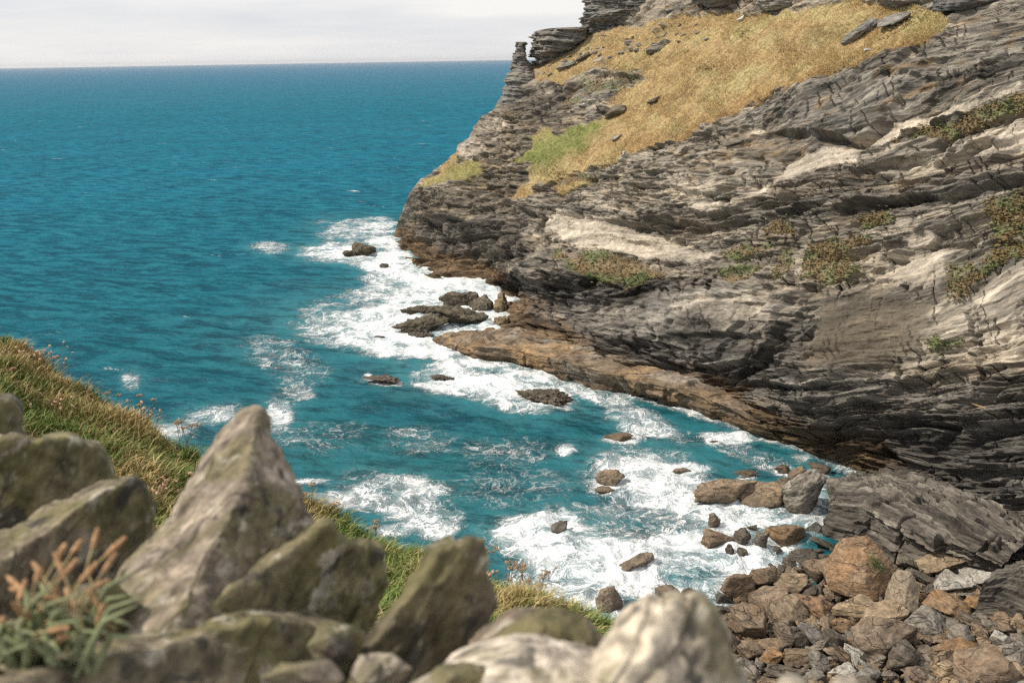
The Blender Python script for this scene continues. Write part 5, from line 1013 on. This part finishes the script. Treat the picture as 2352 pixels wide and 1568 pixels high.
for i_, (x, y, w_, lb) in enumerate([(1815, 1580, 46, 'tip of a pale stone cut off by the bottom edge, nearer the ragged one'), (1945, 1576, 40, 'tip of a pale stone cut off by the bottom edge, farther from the ragged one')]):
    stone([(x - w_, y + 20, 1.1), (x - w_ * .4, y - 18, 1.12), (x + w_ * .4, y - 16, 1.12), (x + w_, y + 20, 1.1), (x - w_, y + 90, 1.0), (x + w_, y + 90, 1.0), (x, y, 1.3), (x, y + 80, 1.3)], SP, lb, 20 + i_)
for i_, (x, y, w_, h_, d, c_, lb) in enumerate([(770, 1478, 70, 50, 1.62, (.1, .09, .075), 'dark filler stone wedged under the olive slab and the leaf-shaped slab'), (880, 1540, 70, 40, 1.5, (.3, .26, .2), 'small pale filler stone at the foot of the leaf-shaped slab'), (690, 1550, 90, 40, 1.42, (.24, .2, .15), 'small grey filler stone low at the bottom edge'), (60, 1480, 110, 60, 1.7, (.12, .1, .075), 'dark filler stone behind the plantain tuft'), (1060, 1560, 70, 40, 1.36, (.2, .17, .13), 'filler stone under the pale block'), (230, 1400, 90, 70, 1.85, (.12, .1, .08), 'dark filler stone between the plantain tuft and the peaked stone')]):
    pts = []
    rs_ = np.random.RandomState(i_ + 90)
    for k_ in range(6):
        a = (k_ + rs_.uniform(-.3, .3)) / 6 * 6.283; pts.append((x + w_ * math.cos(a) * rs_.uniform(.8, 1.1), y + h_ * math.sin(a) * rs_.uniform(.8, 1.1), d + rs_.uniform(-.06, .02)))
    pts += [(x - w_ * .25, y - h_ * .3, d - .07), (x + w_ * .2, y + h_ * .3, d - .06), (x, y, d + .2)]; stone(pts, c_, lb, 30 + i_)
# earth core of the wall, so that nothing hangs in the air
cx_, cy_ = np.meshgrid(np.linspace(-1.9, 1.9, 90), np.linspace(.55, 2.6, 60), indexing='ij')
cz = H - 1.02 - .22 * (cy_ - .55) - .1 * np.maximum(cx_, 0) - sstep(1.7, 2.6, cy_ + .2 * cx_) * 1.0 - sstep(1.3, 1.9, np.abs(cx_)) * .5 - (1 - sstep(.5, .75, cy_)) * .6
pp = V([cx_, cy_, cz]).reshape(-1, 3); pp[:, 2] += .05 * fbm(pp * 5, 4)
me = mesh_from('wall_core', pp, grid_quads(90, 60)[:, ::-1]); o = add('stone_wall', me, STONE, label='rubble and earth core of the old wall under the upright stones', cat='wall'); o.color = (.13, .11, .08, 1)

# sea plantain growing out of the wall at the lower left
LEAF = mat_simple('plantain_leaf', (.19, .21, .11), 40, .4); SPIKE = mat_simple('plantain_spike', (.42, .25, .13), 90, .5, .004); STALK = mat_simple('plantain_stalk', (.34, .27, .14), 40, .3)
DP = 1.55; root = at(150, 1475, DP); rt = add('sea_plantain', None, None, label='sea plantain tuft with orange-brown seed spikes growing out of the wall', cat='plant', loc=root)
tops = [(225, 1212), (290, 1232), (152, 1246), (188, 1238), (125, 1268), (75, 1290), (15, 1322), (178, 1282), (225, 1290), (268, 1268), (95, 1300), (60, 1330), (250, 1330), (120, 1330), (150, 1350), (30, 1380), (90, 1370), (200, 1350), (180, 1390), (60, 1410), (130, 1400), (240, 1380), (10, 1420), (100, 1440), (160, 1440), (35, 1450), (210, 1420), (70, 1480), (130, 1470), (20, 1350)]
rs = np.random.RandomState(8)
for i_, (x, y) in enumerate(tops):
    tp = at(x, y, DP + rs.uniform(-.12, .1)) - root; b_ = np.array([rs.uniform(-.07, .05), rs.uniform(-.05, .05), rs.uniform(-.02, .02)])
    mid = (b_ + tp) * .5 + np.array([rs.normal() * .012, 0, .012]); dirv = tp - mid; dirv /= np.linalg.norm(dirv); L_ = rs.uniform(.026, .042)
    pts = np.array([tp - dirv * L_ * (1 - k_ / 9) for k_ in range(10)]); rad_ = .0043 * np.sin(np.linspace(.35, 2.85, 10)) ** .6 * (1 + .18 * np.cos(np.arange(10) * 3.1))
    v, q = tube(pts, rad_, 9); nz = (1 + .22 * perlin(v * 260))[:, None]; axp = np.repeat(pts, 9, 0); v = axp + (v - axp) * nz; sp_ = add('flower_spike', mesh_from('flower_spike', v, q), SPIKE, rt)
    v, q = tube([b_, mid, tp - dirv * L_], .0015, 5); add('stalk', mesh_from('stalk', v, q), STALK, sp_)
for i_ in range(44):
    a = rs.uniform(0, 6.283); r_ = rs.uniform(.05, .12); b_ = np.array([rs.uniform(-.09, .06), rs.uniform(-.06, .04), -.02]); tp = b_ + np.array([math.cos(a) * r_, math.sin(a) * r_ * .6, rs.uniform(.02, .11)])
    md = (b_ + tp) / 2 + np.array([0, 0, .03]); pts = np.array([b_, b_ * .5 + md * .5, md, md * .5 + tp * .5, tp]); wd_ = np.array([.004, .006, .0055, .004, .0006]); d_ = np.gradient(pts, axis=0); sd_ = np.cross(d_, [0, 0, 1.]); sd_ /= np.linalg.norm(sd_, axis=1, keepdims=True) + 1e-9
    v, q = tube(pts, wd_, 6); axp = np.repeat(pts, 6, 0); v = axp + (v - axp) * np.array([1, 1, .4]); add('leaf', mesh_from('leaf', v, q), LEAF, rt)
# green tuft on the huge rust-brown rock
cb = np.array(bigr.location) + np.array([.55, -1.35, .45]); rs = np.random.RandomState(2); vs, qs = [], []
for i_ in range(260):
    b_ = np.array([rs.normal() * .28, rs.normal() * .15, rs.normal() * .38]); t_ = b_ + np.array([rs.normal() * .12, -rs.uniform(.05, .3), rs.uniform(-.05, .25)]); vs_ = tube([b_ + np.array([0, .3, 0]), b_, t_], np.array([.02, .02, .004]), 3); vs.append(vs_)
v, q = joinq(vs); add('grass_tuft', mesh_from('grass_tuft', v, q), mat_simple('green_tuft', (.11, .18, .04), 3), label='green tuft growing on the face of the huge rust-brown rock', cat='plant', loc=cb)

# air: sea haze that pales the horizon
hz = bmesh.new(); bmesh.ops.create_cube(hz, size=1.0); hm = bpy.data.meshes.new('haze'); hz.to_mesh(hm); hz.free()
hmat = bpy.data.materials.new('haze'); hmat.use_nodes = True; ht = hmat.node_tree; ht.nodes.clear()
ho = ht.nodes.new('ShaderNodeOutputMaterial'); hv = ht.nodes.new('ShaderNodeVolumePrincipled'); hv.inputs['Density'].default_value = 3.0e-5; hv.inputs['Color'].default_value = (.92, .94, .97, 1)
hv.inputs['Anisotropy'].default_value = 0.3; ht.links.new(hv.outputs[0], ho.inputs['Volume'])
o = add('haze', hm, hmat, kind='stuff', label='thin sea haze paling the far horizon', cat='haze', loc=(0, 0, 42)); o.scale = (110000, 110000, 92)
